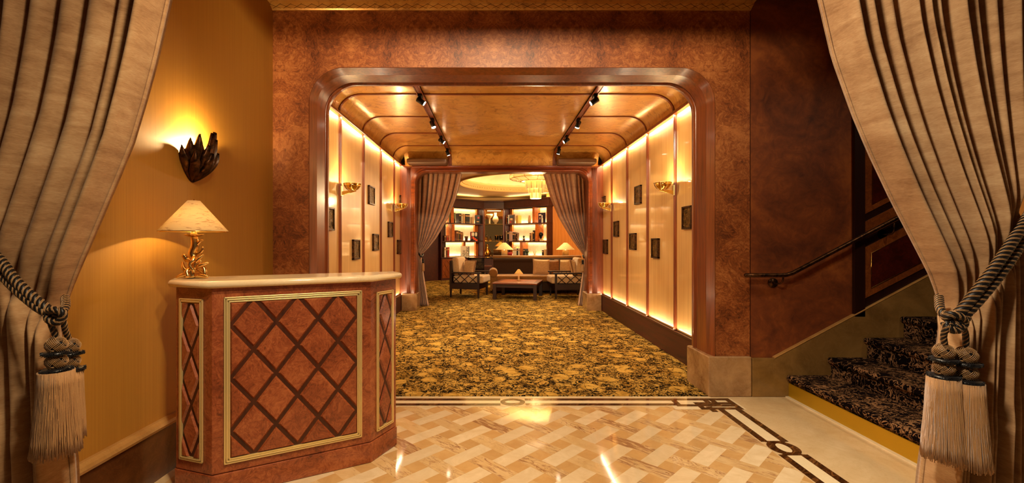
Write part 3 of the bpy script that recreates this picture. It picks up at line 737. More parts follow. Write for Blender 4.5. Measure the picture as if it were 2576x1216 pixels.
# ================================================================== CURTAINS
def fold_profile(nf, per, seed, var=.38):
    rg = random.Random(seed); w = [1+rg.uniform(-var, var) for _ in range(nf)]; t = sum(w); out = []; acc = 0
    for i in range(nf):
        am = rg.uniform(.75, 1.15); gap = rg.choice((.10, .16, .24, .30)); sk = rg.uniform(-.12, .12)
        for k in range(per):
            u = k/per; a = gap/2; b = 1-gap/2
            if u < a or u > b:
                q = (a-u)/a if u < a else (u-b)/(1-b); h = .30*(1-q)**2*am
            else:
                q = (u-a)/(b-a); q = q+sk*math.sin(PI*q); h = (.30+.70*math.sin(PI*q)**.75)*am
            out.append(((acc+w[i]*u)/t, h, i, u))
        acc += w[i]
    out.append((1.0, .3, nf-1, 1)); return out
def curtain(name, label, m, Y, tab, xo_top, xo_tie, xo_bot, zt_in, zt_out, ztop, nf, A, seed, bulge=.05, group=None, rows=46, z0=.012, lean=.35):
    # tab: (z, x) of the inner edge from top to floor; s = 0 outer edge, s = 1 inner edge
    pr = fold_profile(nf, 24, seed); xi_top = interp(tab, ztop); xi_tie = interp(tab, zt_in); xi_bot = interp(tab, z0)
    sg = 1 if xi_top > xo_top else -1; rg = random.Random(seed+5); ph = [rg.uniform(0, 6.28) for _ in range(nf)]
    P = []
    def row(t):
        r = []
        for s, h, i, u in pr:
            ztie = lerp(zt_out, zt_in, s**.9)
            if t <= 1:
                z = lerp(ztop, ztie, t); G = (interp(tab, lerp(ztop, zt_in, t))-xi_top)/(xi_tie-xi_top)
                x = lerp(lerp(xo_top, xi_top, s), lerp(xo_tie, xi_tie, s), G); k = G
                amp = A*lerp(1.0, .55, t**2); wid = abs(lerp(xi_top-xo_top, xi_tie-xo_tie, G))/nf
                bl = bulge*max(0, (t-.5)*2)**2
            else:
                q = t-1; z = lerp(ztie, z0, q)
                g = (interp(tab, lerp(zt_in, z0, q))-xi_tie)/(xi_bot-xi_tie) if abs(xi_bot-xi_tie) > 1e-6 else q
                x = lerp(lerp(xo_tie, xi_tie, s), lerp(xo_bot, xi_bot, s), lerp(g, q, .3)*(1-s*.0))
                amp = A*lerp(.5, .95, min(1, q*2.2)); wid = abs(lerp(xi_tie-xo_tie, xi_bot-xo_bot, q))/nf
                bl = bulge*max(0, 1-q*2.5)
            pinch = math.exp(-((t-1)/.045)**2)
            hh = h+.05*math.sin(2.3*z+ph[i])*math.sin(2*PI*u)
            y = Y-amp*hh*(1-.35*pinch)-bl*math.sin(PI*min(1, s*.9+.05))+.012*pinch
            x += sg*wid*lean*(h-.5)*.18-wid*.05*math.sin(2*PI*u)
            r.append((x, y, z))
        return r
    ts = [(i/rows) for i in range(rows+1)]; ts += [1+.012*k for k in (1, 2, 3)]; ts += [1+.05+.95*(i/(rows*.7))for i in range(int(rows*.7)+1)]
    mb = MB(); mb.grid([row(min(t, 2)) for t in ts])
    cx = (xo_bot+xi_bot)/2
    o = obj(name, mb, m, None, world=True, loc=(cx, Y, 0), solid=.004); tag(o, label, 'curtain', group); return o
K = 1.65/F
def X(px): return (px-VX)*K
def Z(py): return EYE-(py-VY)*K
tabL = [(3.22, -.97), (2.7, -1.06), (Z(0), X(436)), (Z(150), X(402)), (Z(250), X(375)), (Z(360), X(342)), (Z(450), X(305)), (Z(620), X(232)), (Z(700), X(196)), (Z(778), X(158)), (Z(800), X(152)), (Z(870), X(165)), (Z(1000), X(182)), (Z(1160), X(200)), (.01, X(215))]
curtain('drape', 'tan velvet curtain on the left edge, swept aside beside the lamplit silk wall', 'curtain_velvet', 1.66, tabL, -2.24, -2.2, -2.22, Z(785), 1.50, 3.215, 12, .14, 11, lean=.9)
tabR = [(3.22, .98), (2.7, 1.07), (Z(0), X(2050)), (Z(148), X(2085)), (Z(290), X(2136)), (Z(387), X(2177)), (Z(505), X(2233)), (Z(612), X(2289)), (Z(700), X(2335)), (Z(775), X(2368)), (Z(803), X(2360)), (Z(900), X(2342)), (Z(995), X(2328)), (Z(1157), X(2302)), (.01, X(2268))]
curtain('drape', 'pale tan velvet curtain on the right edge, swept aside in front of the stairs', 'curtain_velvet', 1.66, tabR, 1.895, 1.88, 1.90, Z(790), 1.44, 3.215, 11, .14, 5, lean=.9)
# pair at the far end of the passage
K2 = 9.15/F
X2 = lambda px: (px-VX)*K2
Z2 = lambda py: EYE-(py-VY)*K2
tabl = [(2.66, X2(1163)), (Z2(460), X2(1158)), (Z2(500), X2(1148)), (Z2(550), X2(1128)), (Z2(600), X2(1098)), (Z2(625), X2(1078)), (Z2(642), X2(1061)), (Z2(660), X2(1062)), (Z2(700), X2(1068)), (Z2(755), X2(1077)), (.01, X2(1080))]
curtain('drape', 'rosy brown curtain tied back on the left of the lounge opening', 'inner_velvet', 9.13, tabl, X2(1040), X2(1046), X2(1040), Z2(643), Z2(640), 2.66, 9, .12, 21, bulge=.06, group=None, rows=30)
tabr = [(2.66, X2(1365)), (Z2(460), X2(1372)), (Z2(500), X2(1384)), (Z2(550), X2(1405)), (Z2(600), X2(1435)), (Z2(625), X2(1453)), (Z2(645), X2(1469)), (Z2(665), X2(1468)), (Z2(700), X2(1462)), (Z2(755), X2(1454)), (.01, X2(1452))]
curtain('drape', 'rosy brown curtain tied back on the right of the lounge opening', 'inner_velvet', 9.13, tabr, X2(1486), X2(1480), X2(1486), Z2(645), Z2(641), 2.66, 9, .12, 22, bulge=.06, rows=30)

# ------------------------------------------------------------------ tiebacks
def rope_mesh(path, R, pitch, mb, strands=((0, .60, 0), (1, .095, .40), (1, .095, .60)), n=3, sub=5):
    P = catmull(path, sub); # resample
    L = [0]
    for a, b in zip(P, P[1:]): L.append(L[-1]+(b-a).length)
    tot = L[-1]; ns = max(20, int(tot/(pitch/9))); Q = []; j = 0
    for i in range(ns+1):
        d = tot*i/ns
        while j < len(L)-2 and L[j+1] < d: j += 1
        t = (d-L[j])/max(1e-9, L[j+1]-L[j]); Q.append(P[j].lerp(P[j+1], min(1, t)))
    up = None; fr = []
    for i in range(len(Q)):
        d = (Q[min(i+1, len(Q)-1)]-Q[max(i-1, 0)]).normalized()
        if up is None: up = d.orthogonal()
        a = (up-d*up.dot(d)).normalized(); b = d.cross(a); up = a; fr.append((a, b))
    for k in range(n):
        for mi, rr, off in strands:
            pts = []
            for i, q in enumerate(Q):
                ang = 2*PI*(tot*i/ns/pitch+(k+off)/n); a, b = fr[i]; o = R*(.54 if mi == 0 else .97)
                pts.append(q+(a*math.cos(ang)+b*math.sin(ang))*o)
            mb.tube(pts, R*rr*(.9 if mi == 0 else 1), 6, mi)
    return mb
def turk(mb, c, r, n=220, tr=.0015):
    mb.ball(c, r*.93, 18, 12, 0, (1, 1, .92))
    for k in range(6):
        off = (k-2.5)*.15; pts = []
        for i in range(n):
            th = 2*PI*3*i/n; la = .98*math.sin(4/3*th)*1.0
            # offset perpendicular on the sphere
            dla = .98*4/3*math.cos(4/3*th); nn = math.hypot(dla, math.cos(la)); la2 = la+off*math.cos(la)/nn; th2 = th-off*dla/nn/max(.35, math.cos(la))
            lift = 1.0+.06*math.cos(4*th/3*3)
            pts.append((c[0]+r*lift*math.cos(la2)*math.cos(th2), c[1]+r*lift*math.cos(la2)*math.sin(th2), c[2]+r*lift*.92*math.sin(la2)))
        mb.tube(pts, tr, 4, 1, closed=True)
    return mb
def tassel(parent, top, r, fr_len, r0, r1, seed=1, detail=True, tilt=0):
    # top: top of upper ball. all world coordinates
    x, y, z = top; t = bpy.data.objects.new('tassel', None); C.objects.link(t); t.parent = parent
    z1 = z-r; z2 = z1-1.55*r-.006*r/.03; dx = tilt
    for i, zz in enumerate((z1, z2-.1*r)):
        mb = MB(); turk(mb, (x+dx*i*.3, y, zz), r, tr=.00125*r/.033) if detail else mb.ball((x, y, zz), r, 10, 7)
        obj('knot_ball', mb, ['black_cord', 'gold_cord'], t, world=True)
    zc = [(z1+z2)/2-.02*r, z2-r*1.05]
    for i, zz in enumerate(zc):
        mb = MB(); rr = r*(1.2 if i == 0 else 1.32); w = 1
        rg = random.Random(seed+i)
        prof = [(rr*.4, -.1*r), (rr*.95, -.22*r), (rr*1.06, -.1*r), (rr, .08*r), (rr*.9, .18*r), (rr*.4, .2*r)]
        if detail:
            mb.lathe(prof, (x, y, zz), 26)
            for k in range(150):
                q = rg.random()*2*PI; l = rr*rg.uniform(1.08, 1.16); h = rg.uniform(-.2, .16)*r
                mb.tube([(x+rr*.9*math.cos(q), y+rr*.9*math.sin(q), zz+h), (x+l*math.cos(q+.03), y+l*math.sin(q+.03), zz+h+rg.uniform(-.1, .1)*r)], .0011, 3, cap=False)
        else: mb.lathe(prof, (x, y, zz), 12)
        obj('collar', mb, 'black_silk', t, world=True)
    zs = zc[1]-.12*r; mb = MB(); rg = random.Random(seed)
    prof = [(r0*.93, 0), (lerp(r0, r1, .35)*.95, -fr_len*.35), (lerp(r0, r1, .7)*.95, -fr_len*.7), (r1*.9, -fr_len*.95), (r1*.5, -fr_len*.94)]
    mb.lathe(prof, (x, y, zs), 28 if detail else 12)
    if detail:
        N_ = 230
        for k in range(N_):
            q = 2*PI*(k+rg.uniform(-.4, .4))/N_; L = fr_len*rg.uniform(.965, 1.03); j = rg.uniform(-.05, .05); pts = []
            for i in range(7):
                u = i/6; rr = lerp(r0, r1, u**1.2)*(1+rg.uniform(-.012, .022)*(1+u)); qq = q+j*u*.5+rg.uniform(-.012, .012)
                pts.append((x+rr*math.cos(qq), y+rr*math.sin(qq), zs-L*u))
            mb.tube(pts, .0014, 3, cap=True)
    obj('fringe', mb, 'fringe', t, world=True)
    return t
def at2(px, py, Y): return tuple(at(px, py, Y))
YT = 1.50
# right tieback
tr = thing('tieback', 'black and gold rope tieback with two long tassels hanging on the right curtain', 'curtain tieback', at2(2400, 800, YT))
mb = MB()
rope_mesh([at2(2596, 528, 1.60), at2(2576, 562, 1.56), at2(2520, 648, 1.515), at2(2460, 730, 1.49), at2(2420, 780, 1.485), at2(2392, 806, 1.485)], .0155, .062, mb)
rope_mesh([at2(2606, 550, 1.60), at2(2588, 584, 1.57), at2(2530, 672, 1.515), at2(2468, 750, 1.49), at2(2425, 796, 1.482), at2(2398, 822, 1.478)], .0145, .062, mb)
rope_mesh([at2(2362, 748, 1.60), at2(2366, 780, 1.52), at2(2385, 803, 1.48), at2(2410, 812, 1.465), at2(2432, 800, 1.48)], .0125, .056, mb)
obj('rope', mb, ['black_cord', 'gold_cord'], tr, world=True)
mb = MB()
rope_mesh([at2(2376, 800, 1.48), at2(2390, 792, 1.462), at2(2412, 796, 1.458), at2(2425, 812, 1.465), at2(2410, 830, 1.462), at2(2388, 828, 1.46), at2(2378, 812, 1.468)], .0125, .056, mb)
rope_mesh([at2(2392, 815, 1.46), at2(2380, 826, 1.46), at2(2374, 845, 1.472), at2(2376, 866, 1.478)], .0085, .045, mb)
rope_mesh([at2(2402, 820, 1.46), at2(2418, 822, 1.458), at2(2428, 838, 1.47), at2(2430, 874, 1.478)], .0085, .045, mb)
obj('knot', mb, ['black_cord', 'gold_cord'], tr, world=True)
tassel(tr, at2(2374, 864, 1.485), .0285, .262, .041, .056, 3)
tassel(tr, at2(2430, 872, 1.475), .0295, .268, .043, .060, 4)
# left tieback
tl = thing('tieback', 'black and gold rope tieback with two long tassels hanging on the left curtain', 'curtain tieback', at2(135, 790, YT))
mb = MB()
rope_mesh([at2(-110, 560, 1.64), at2(-50, 610, 1.585), at2(0, 655, 1.545), at2(40, 708, 1.51), at2(90, 755, 1.49), at2(130, 785, 1.485), at2(155, 792, 1.49)], .0150, .060, mb)
rope_mesh([at2(-110, 590, 1.64), at2(-50, 645, 1.585), at2(0, 688, 1.54), at2(40, 728, 1.505), at2(90, 770, 1.485), at2(125, 792, 1.48), at2(145, 805, 1.485)], .0140, .060, mb)
rope_mesh([at2(164, 750, 1.60), at2(164, 772, 1.53), at2(150, 790, 1.485), at2(135, 795, 1.475)], .0125, .056, mb)
obj('rope', mb, ['black_cord', 'gold_cord'], tl, world=True)
mb = MB()
rope_mesh([at2(120, 785, 1.475), at2(135, 780, 1.46), at2(155, 785, 1.46), at2(158, 800, 1.465), at2(142, 812, 1.46), at2(124, 806, 1.462), at2(120, 794, 1.468)], .0115, .054, mb)
rope_mesh([at2(126, 800, 1.465), at2(130, 820, 1.465), at2(138, 840, 1.475), at2(142, 856, 1.48)], .0085, .045, mb)
rope_mesh([at2(154, 790, 1.47), at2(160, 812, 1.475), at2(164, 830, 1.49), at2(172, 852, 1.51)], .0085, .045, mb)
obj('knot', mb, ['black_cord', 'gold_cord'], tl, world=True)
tassel(tl, at2(142, 846, 1.47), .0285, .265, .044, .062, 5)
tassel(tl, at2(176, 850, 1.56), .0285, .232, .034, .042, 6)
# small dark tiebacks on the inner curtains
for nm, s_, px, py in (('left', 1, 1061, 643), ('right', -1, 1469, 646)):
    t_ = thing('tieback', 'small dark rope tieback on the rosy brown curtain, %s side of the lounge opening' % nm, 'curtain tieback', at2(px-s_*8, py, 8.98))
    mb = MB(); mb.tube(catmull([at2(px-s_*14, py-12, 9.1), at2(px-s_*8, py-5, 8.97), at2(px-s_*1, py+3, 8.94), at2(px+s_*3, py-3, 9.05)], 6), .018, 8); obj('rope', mb, 'black_cord', t_, world=True)
    tassel(t_, at2(px+s_*3, py+8, 8.95), .022, .17, .026, .034, 9, detail=False)

# ================================================================== RECEPTION DESK
A_ = Vector((-1.42, 2.284)); B_ = Vector((-.726, 2.665)); C_ = Vector((-.626, 2.894)); E_ = Vector((-1.653, 2.36))
dn = (B_-A_).normalized(); nn = Vector((-dn.y, dn.x))
poly = [A_, B_, C_, C_+nn*.10, E_+nn*.15, E_]
dk = thing('reception_desk', 'burl wood reception desk with diamond lattice front and cream marble top', 'desk', ((A_.x+B_.x)/2+nn.x*.2, (A_.y+B_.y)/2+nn.y*.2, 0))
def offs(P, d):
    out = []; n = len(P)
    for i in range(n):
        a, b, c = P[i-1], P[i], P[(i+1) % n]; d1 = (b-a).normalized(); d2 = (c-b).normalized(); n1 = Vector((d1.y, -d1.x)); n2 = Vector((d2.y, -d2.x)); m_ = (n1+n2); m_ = m_/m_.length_squared*2
        out.append(b+m_*d)
    return out
def pz(P, z0, z1): mb = MB(); mb.prism([(p.x, p.y, z0) for p in P], (0, 0, z1-z0)); return mb
obj('body', pz(poly, .12, 1.062), 'desk_burl', dk, world=True, bevel=.003)
obj('plinth', pz(offs(poly, .006), 0.001, .117), 'desk_burl', dk, world=True, bevel=.005)
# bullnosed top
mb = MB(); rows = []
for k in range(9):
    a = -PI/2+PI*k/8; rows.append([(p.x, p.y, 1.081+.0185*math.sin(a)) for p in offs(poly, .018+.016*math.cos(a))])
mb.grid(rows, wrap=True, smooth=True); n_ = len(poly); mb.f.append(list(range(8*n_, 9*n_))); mb.m.append(0); mb.sm.append(False); mb.f.append(list(range(n_))[::-1]); mb.m.append(0); mb.sm.append(False)
obj('marble_top', mb, 'marble_top', dk, world=True, label='cream marble top with a rounded edge')
def face_panel(P, Q, t0, t1, z0, z1, ncol, name, fwid=.028):
    d = (Q-P).normalized(); nr = Vector((d.y, -d.x))
    def w(t, z, o): p = P+d*t+nr*o; return (p.x, p.y, z)
    mb = MB()                                            # moulded gold frame, three ridges
    for (a, b, h) in ((0, fwid, .004), (0, .007, .010), (.010, .017, .012), (.021, fwid, .008)):
        o0, o1 = .0005, h
        for (ta, tb, za, zb) in ((t0+a, t0+b, z0+a, z1-a), (t1-b, t1-a, z0+a, z1-a), (t0+a, t1-a, z0+a, z0+b), (t0+a, t1-a, z1-b, z1-a)):
            mb.prism([w(ta, za, o0), w(tb, za, o0), w(tb, zb, o0), w(ta, zb, o0)], (nr.x*(o1-o0), nr.y*(o1-o0), 0))
    obj('frame_moulding', mb, 'brass_pale', dk, world=True, bevel=.0015)
    a0, a1, b0, b1 = t0+fwid, t1-fwid, z0+fwid, z1-fwid; W, H = a1-a0, b1-b0
    mb = MB(); mb.prism([w(a0, b0, .0004), w(a1, b0, .0004), w(a1, b1, .0004), w(a0, b1, .0004)], (nr.x*.001, nr.y*.001, 0)); obj('groove_backing', mb, 'groove_wood', dk, world=True)
    hx, hz = W/(2*ncol), H*.1715; g = .011; mb = MB()
    for i in range(-1, 2*ncol+2):
        for j in range(-1, 9):
            if (i+j) % 2: continue
            cx = a0+hx*i+ (0.0); cz = b1-H*.147+hz*(1-j) - 0
            L_ = math.hypot(hx, hz); sx_, sz_ = hx-g*L_/hz*.8, hz-g*L_/hx*.8
            if sx_ < .008 or sz_ < .008: continue
            base = clip_rect([(cx-sx_, cz), (cx, cz-sz_), (cx+sx_, cz), (cx, cz+sz_)], a0, a1, b0, b1)
            if len(base) < 3: continue
            cl_ = []
            for p in base:
                if not cl_ or math.hypot(p[0]-cl_[-1][0], p[1]-cl_[-1][1]) > 1e-5: cl_.append(p)
            if math.hypot(cl_[0][0]-cl_[-1][0], cl_[0][1]-cl_[-1][1]) < 1e-5: cl_.pop()
            if len(cl_) < 3: continue
            k = len(cl_); gx, gz = sum(p[0] for p in cl_)/k, sum(p[1] for p in cl_)/k
            if min(math.hypot(p[0]-gx, p[1]-gz) for p in cl_) < .012: continue
            V2 = [Vector(p) for p in cl_]; ins_ = offs(V2, -.008)
            mb.add([w(*p, .001) for p in cl_]+[w(p.x, p.y, .0115) for p in ins_], [list(range(k, 2*k))]+[(q, (q+1) % k, k+(q+1) % k, k+q) for q in range(k)], 0, False)
    obj('diamond_panel', mb, 'desk_burl', dk, world=True)
face_panel(A_, B_, .052, .742, .163, 1.014, 3, 'front')
LE = (A_-E_).length; face_panel(E_, A_, .03, LE-.055, .175, 1.005, 1, 'left', .018)
RE = (C_-B_).length; face_panel(B_, C_, .05, RE-.035, .16, .995, 1, 'right', .018)

# ------------------------------------------------------------------ table lamp on the desk
lx, ly, lz = -1.617, 2.445, 1.1005
lp = thing('table_lamp', 'lamp with gilded coral branch base and cream cone shade on the reception desk', 'lamp', (lx, ly, lz))
def L_(x, y, z): return (lx+x, ly+y, lz+z)
mb = MB(); mb.lathe([(.160, .252), (.1585, .252), (.028, .416), (.0295, .417), (.1615, .254), (.160, .252)], L_(0,0,0), 48)
obj('lamp_shade', mb, 'shade', lp, world=True)
mb = MB(); mb.tube([L_(.160*math.cos(2*PI*k/48), .160*math.sin(2*PI*k/48), .251) for k in range(48)], .0022, 6, closed=True); obj('shade_trim', mb, 'brass', lp, world=True)
mb = MB()
def br(pts, r0, r1, n=10): 
    P = catmull([L_(*p) for p in pts], 5); mb.tube(P, [lerp(r0, r1, (i/(len(P)-1))**1.3) for i in range(len(P))], n); mb.ball(P[-1], r1*1.05, 8, 6)
br([(-.005,0,.002), (-.012,0,.04), (.012,.005,.085), (-.008,0,.13), (.006,0,.175), (0,0,.235)], .026, .017, 14)
br([(.0,0,.035), (.04,0,.03), (.06,-.005,.018), (.055,.0,.05), (.03,0,.075)], .013, .009)
br([(-.02,0,.03), (-.045,-.01,.05), (-.062,0,.085)], .016, .006)
br([(.01,0,.06), (.045,-.01,.07), (.072,0,.082)], .014, .006)
br([(.005,0,.075), (.03,-.01,.1), (.048,0,.125)], .014, .006)
br([(-.01,0,.09), (-.035,0,.10), (-.045,-.01,.12)], .018, .012)
br([(0,0,.135), (.03,0,.135), (.045,0,.15), (.048,0,.165)], .011, .006)
br([(0,0,.17), (.02,0,.185), (.035,0,.2), (.046,0,.203)], .011, .005)
br([(0,0,.12), (.012,-.02,.1), (.0,-.035,.075), (.02,-.03,.04)], .013, .008)
br([(0,0,.05), (-.02,-.025,.04), (-.01,-.035,.015)], .014, .012)
br([(-.01,0,.02), (-.05,-.01,.018), (-.08,-.015,.006)], .016, .007)
br([(.01,0,.015), (.05,-.015,.014), (.085,-.02,.010)], .015, .007)
br([(0,.01,.02), (-.02,.04,.015), (-.01,.07,.008)], .014, .007)
mb.lathe([(.005, .218), (.022, .222), (.045, .232), (.048, .236), (.03, .236), (.006, .238)], L_(0,0,0), 12)
obj('lamp_base', mb, 'gold_sculpt', lp, world=True, sub=0)
mb = MB(); mb.tube([L_(0,0,.235), L_(0,0,.30)], .007, 8); mb.ball(L_(0,0,.335), .022, 12, 8, 1); mb.tube([L_(0,0,.35), L_(0,0,.425)], .0025, 6); obj('bulb', mb, ['brass', 'lamp_emit'], lp, world=True)
light('POINT', L_(0,0,.33), E_DESKLAMP, (1,.70,.30), size=.02, name='desk_lamp_light')

# ------------------------------------------------------------------ leaf sconce on the silk wall
sx, sy, sz = XL, 2.79, 1.665
sc_ = thing('wall_sconce', 'dark bronze leaf shaped sconce glowing on the silk wall above the lamp', 'wall light', (sx, sy, sz))
def leaf(phi, h, w, r_out=.10, tw=0):
    m_ = MB(); rows = []
    for i in range(13):
        u = i/12; zz = h*u
        h_ = 1
        rad = r_out*(math.sin(min(1, u*1.25)*PI/2)**.8)*(1+.10*u)
        wid = (w*1.25*min(1, (u+.06)/.3)**.6*(1-max(0, (u-.62)/.38)**1.2)*(1+.09*math.sin(u*22))+.001)
        row = []
        for j in range(7):
            v = (j-3)/3; a = phi+v*wid/max(.035, rad)*.8+tw*u
            rr = rad+.010*(1-abs(v))-.004*abs(v)+.003*math.cos(v*9)
            row.append((sx+max(.004, rr*1.02*math.cos(a)), sy+rr*1.12*math.sin(a), sz+zz+.004*math.sin(v*5)))
        rows.append(row)
    m_.grid(rows); return m_
for ph, h, w, ro in ((-1.38, .20, .034, .098), (-1.0, .245, .036, .10), (-.6, .275, .036, .102), (-.2, .22, .034, .108), (.1, .30, .036, .104), (.45, .27, .03, .106), (.85, .325, .032, .105), (1.3, .24, .032, .10), (-.8, .17, .028, .112), (-.05, .17, .03, .114), (.65, .19, .026, .113)):
    obj('leaf', leaf(ph, h, w, ro), 'bronze', sc_, world=True, solid=.004)
mb = MB(); mb.box(sx, sx+.015, sy-.04, sy+.04, sz+.03, sz+.17); obj('backplate', mb, 'bronze', sc_, world=True)
mb = MB(); mb.tube([(sx+.01, sy, sz+.1), (sx+.045, sy, sz+.1), (sx+.045, sy, sz+.14)], .008, 8); mb.ball((sx+.045, sy, sz+.175), .016, 12, 8, 1, (1,1,1.4)); obj('bulb', mb, ['bronze', 'lamp_emit'], sc_, world=True)
light('POINT', (sx+.045, sy, sz+.215), E_LEAF, (1,.72,.34), size=.012, name='leaf_sconce_light')

# ================================================================== PASSAGE FITTINGS
def corridor_sconce(label, X0, s, y, z):
    t = thing('wall_sconce', label, 'wall light', (X0, y, z), group='brass bowl sconces in the passage')
    q = lambda dx, dy, dz: (X0-s*dx, y+dy, z+dz)
    mb = MB(); b = sorted((X0, X0-s*.012)); mb.box(b[0], b[1], y-.028, y+.028, z-.055, z+.06); obj('backplate', mb, 'brass_pale', t, world=True, bevel=.003)
    mb = MB()
    for k in range(9):
        u = k/8
    mb.prism([q(.01, -.012, -.045), q(.17, -.012, .0), q(.15, -.012, .02), q(.01, -.012, .0)], (0, .024, 0)); obj('arm', mb, 'brass', t, world=True, bevel=.003)
    mb = MB(); prof = [(.001, 0), (.035, .006), (.066, .024), (.088, .052), (.097, .085), (.094, .085), (.085, .053), (.064, .028), (.034, .010), (.001, .005)]
    mb.lathe(prof, q(.125, 0, .002), 32); obj('bowl', mb, 'brass', t, world=True)
    mb = MB()
    for k in range(8):
        a = 2*PI*k/8+.2; mb.tube([(q(.125, 0, 0)[0]+(r_+.002)*math.cos(a), y+(r_+.002)*math.sin(a), z+.002+z_) for r_, z_ in prof[:5]], .0028, 5)
    mb.tube([(q(.125, 0, 0)[0]+.097*math.cos(2*PI*k/32), y+.097*math.sin(2*PI*k/32), z+.088) for k in range(32)], .003, 5, closed=True)
    obj('bowl_rib', mb, 'brass_pale', t, world=True)
    mb = MB(); mb.ball(q(.125, 0, .045), .02, 10, 7); obj('bulb', mb, 'lamp_emit', t, world=True)
    light('POINT', q(.125, 0, .085), E_SCONCE, (1,.70,.34), size=.02, name='sconce_light')
corridor_sconce('nearer brass bowl sconce on the left glowing panels of the passage', CL+.012, -1, 5.15, 1.865)
corridor_sconce('farther brass bowl sconce on the left glowing panels of the passage', CL+.012, -1, 7.93, 1.865)
corridor_sconce('nearer brass bowl sconce on the right glowing panels of the passage', CR-.012, 1, 5.07, 1.865)
corridor_sconce('farther brass bowl sconce on the right glowing panels of the passage', CR-.012, 1, 7.80, 1.865)
# small bronze relief plaques; px extents on the wall plane
PL = [(1, 1721, 1745, 519, 577, 'largest bronze relief plaque beside the jamb on the right passage wall'),
      (1, 1643, 1660, 600, 650, 'low bronze relief plaque below the nearer sconce, right passage wall'),
      (1, 1600, 1615, 468, 514, 'highest bronze relief plaque, in the middle panel of the right passage wall'),
      (1, 1587, 1602, 587, 629, 'lower bronze relief plaque in the middle panel of the right passage wall'),
      (1, 1547, 1558, 557, 596, 'bronze relief plaque alone in the second panel from the far end, right passage wall'),
      (1, 1512, 1524, 496, 520, 'small plaque half hidden behind the farther sconce on the right passage wall'),
      (1, 1520, 1530, 603, 639, 'low dark plaque at the far end of the right passage wall'),
      (-1, 818, 836, 522, 580, 'largest bronze relief plaque beside the jamb on the left passage wall'),
      (-1, 885, 901, 603, 653, 'low bronze relief plaque nearest the desk, left passage wall'),
      (-1, 925, 939, 469, 515, 'highest bronze relief plaque, in the middle panel of the left passage wall'),
      (-1, 936, 949, 589, 631, 'lower bronze relief plaque in the middle panel of the left passage wall'),
      (-1, 975, 985, 559, 597, 'bronze relief plaque alone in the second panel from the far end, left passage wall'),
      (-1, 1005, 1014, 494, 520, 'small plaque half hidden behind the farther sconce on the left passage wall'),
      (-1, 998, 1007, 604, 639, 'low dark plaque at the far end of the left passage wall')]
for s, p0, p1, q0, q1, lab in PL:
    Xw = (CR+.012 if s > 0 else CL-.012); ya = Xw*F/(p0-VX); yb = Xw*F/(p1-VX); ya, yb = min(ya, yb), max(ya, yb); ym = (ya+yb)/2
    ya = max(ya, CY0+.02)
    zc = EYE-((q0+q1)/2-VY)*ym/F; hh = (q1-q0)/2*ym/F
    t = thing('wall_plaque', lab, 'wall plaque', (Xw, ym, zc-hh))
    th = .03; mb = MB(); fw = .018; X1 = Xw-s*th
    x0_, x1_ = sorted((Xw, X1))
    for a, b, c, d in ((ya, yb, zc-hh, zc-hh+fw), (ya, yb, zc+hh-fw, zc+hh), (ya, ya+fw, zc-hh, zc+hh), (yb-fw, yb, zc-hh, zc+hh)): mb.box(x0_, x1_, a, b, c, d)
    obj('frame', mb, 'bronze', t, world=True, bevel=.002)
    mb = MB(); R_, Cn = 22, 12; rows = []; sd = ym*13.7+s
    for i in range(R_+1):
        rows.append([])
        for j in range(Cn+1):
            yy = lerp(ya+fw, yb-fw, j/Cn); zz = lerp(zc-hh+fw, zc+hh-fw, i/R_); hgt = mnoise.noise(Vector((yy*26, zz*20, sd)))*.007
            rows[-1].append((Xw-s*(.016+hgt), yy, zz))
    mb.grid(rows); obj('relief', mb, 'bronze_relief', t, world=True)
# track spotlights
HD = [(TL, 5.05, -1), (TL, 6.05, -1), (TL, 7.05, -1), (TL, 8.0, -1), (TR, 5.05, 1), (TR, 6.05, 1), (TR, 7.02, 1), (TR, 7.85, 1)]
ordn = {5: 'nearest', 6: 'second nearest', 7: 'third', 8: 'farthest'}
TGT = {(-1, 5): (1.9, 5.4, 1.1), (-1, 6): (.5, 5.4, 0), (-1, 7): (1.9, 7.2, 1.1), (-1, 8): (.2, 8.6, 0), (1, 5): (-1.6, 5.4, 1.1), (1, 6): (.0, 6.6, 0), (1, 7): (-1.6, 7.2, 1.1), (1, 8): (.6, 8.8, 0)}
for x, y, s in HD:
    k = round(y) if y != 5.05 else 5
    t = thing('track_spotlight', '%s black spotlight on the %s ceiling track of the passage' % (ordn[k], 'left' if s < 0 else 'right'), 'spotlight', (x, y, ZC-.02), group='black spotlights on the ceiling tracks')
    tg = Vector(TGT[(s, k)]); dr = (tg-Vector((x, y, ZC-.09))).normalized(); c0 = Vector((x, y, ZC-.085))
    mb = MB(); mb.box(x-.022, x+.022, y-.05, y+.05, ZC-.045, ZC-.016); obj('mount', mb, 'black_metal', t, world=True, bevel=.003)
    mb = MB(); mb.tube([(x, y, ZC-.03), (x, y, ZC-.06), tuple(c0)], .008, 8); obj('stem', mb, 'black_metal', t, world=True)
    mb = MB(); mb.tube([c0-dr*.045, c0-dr*.04, c0+dr*.05], [.02, .03, .03], 18); obj('housing', mb, 'black_metal', t, world=True)
    mb = MB(); mb.tube([c0+dr*.049, c0+dr*.054], .023, 16); obj('lens', mb, 'spot_emit', t, world=True)
    light('SPOT', tuple(c0+dr*.075), E_TRACK, (1,.80,.50), tuple(tg), .02, spot=1.15, blend=.8, name='track_light')
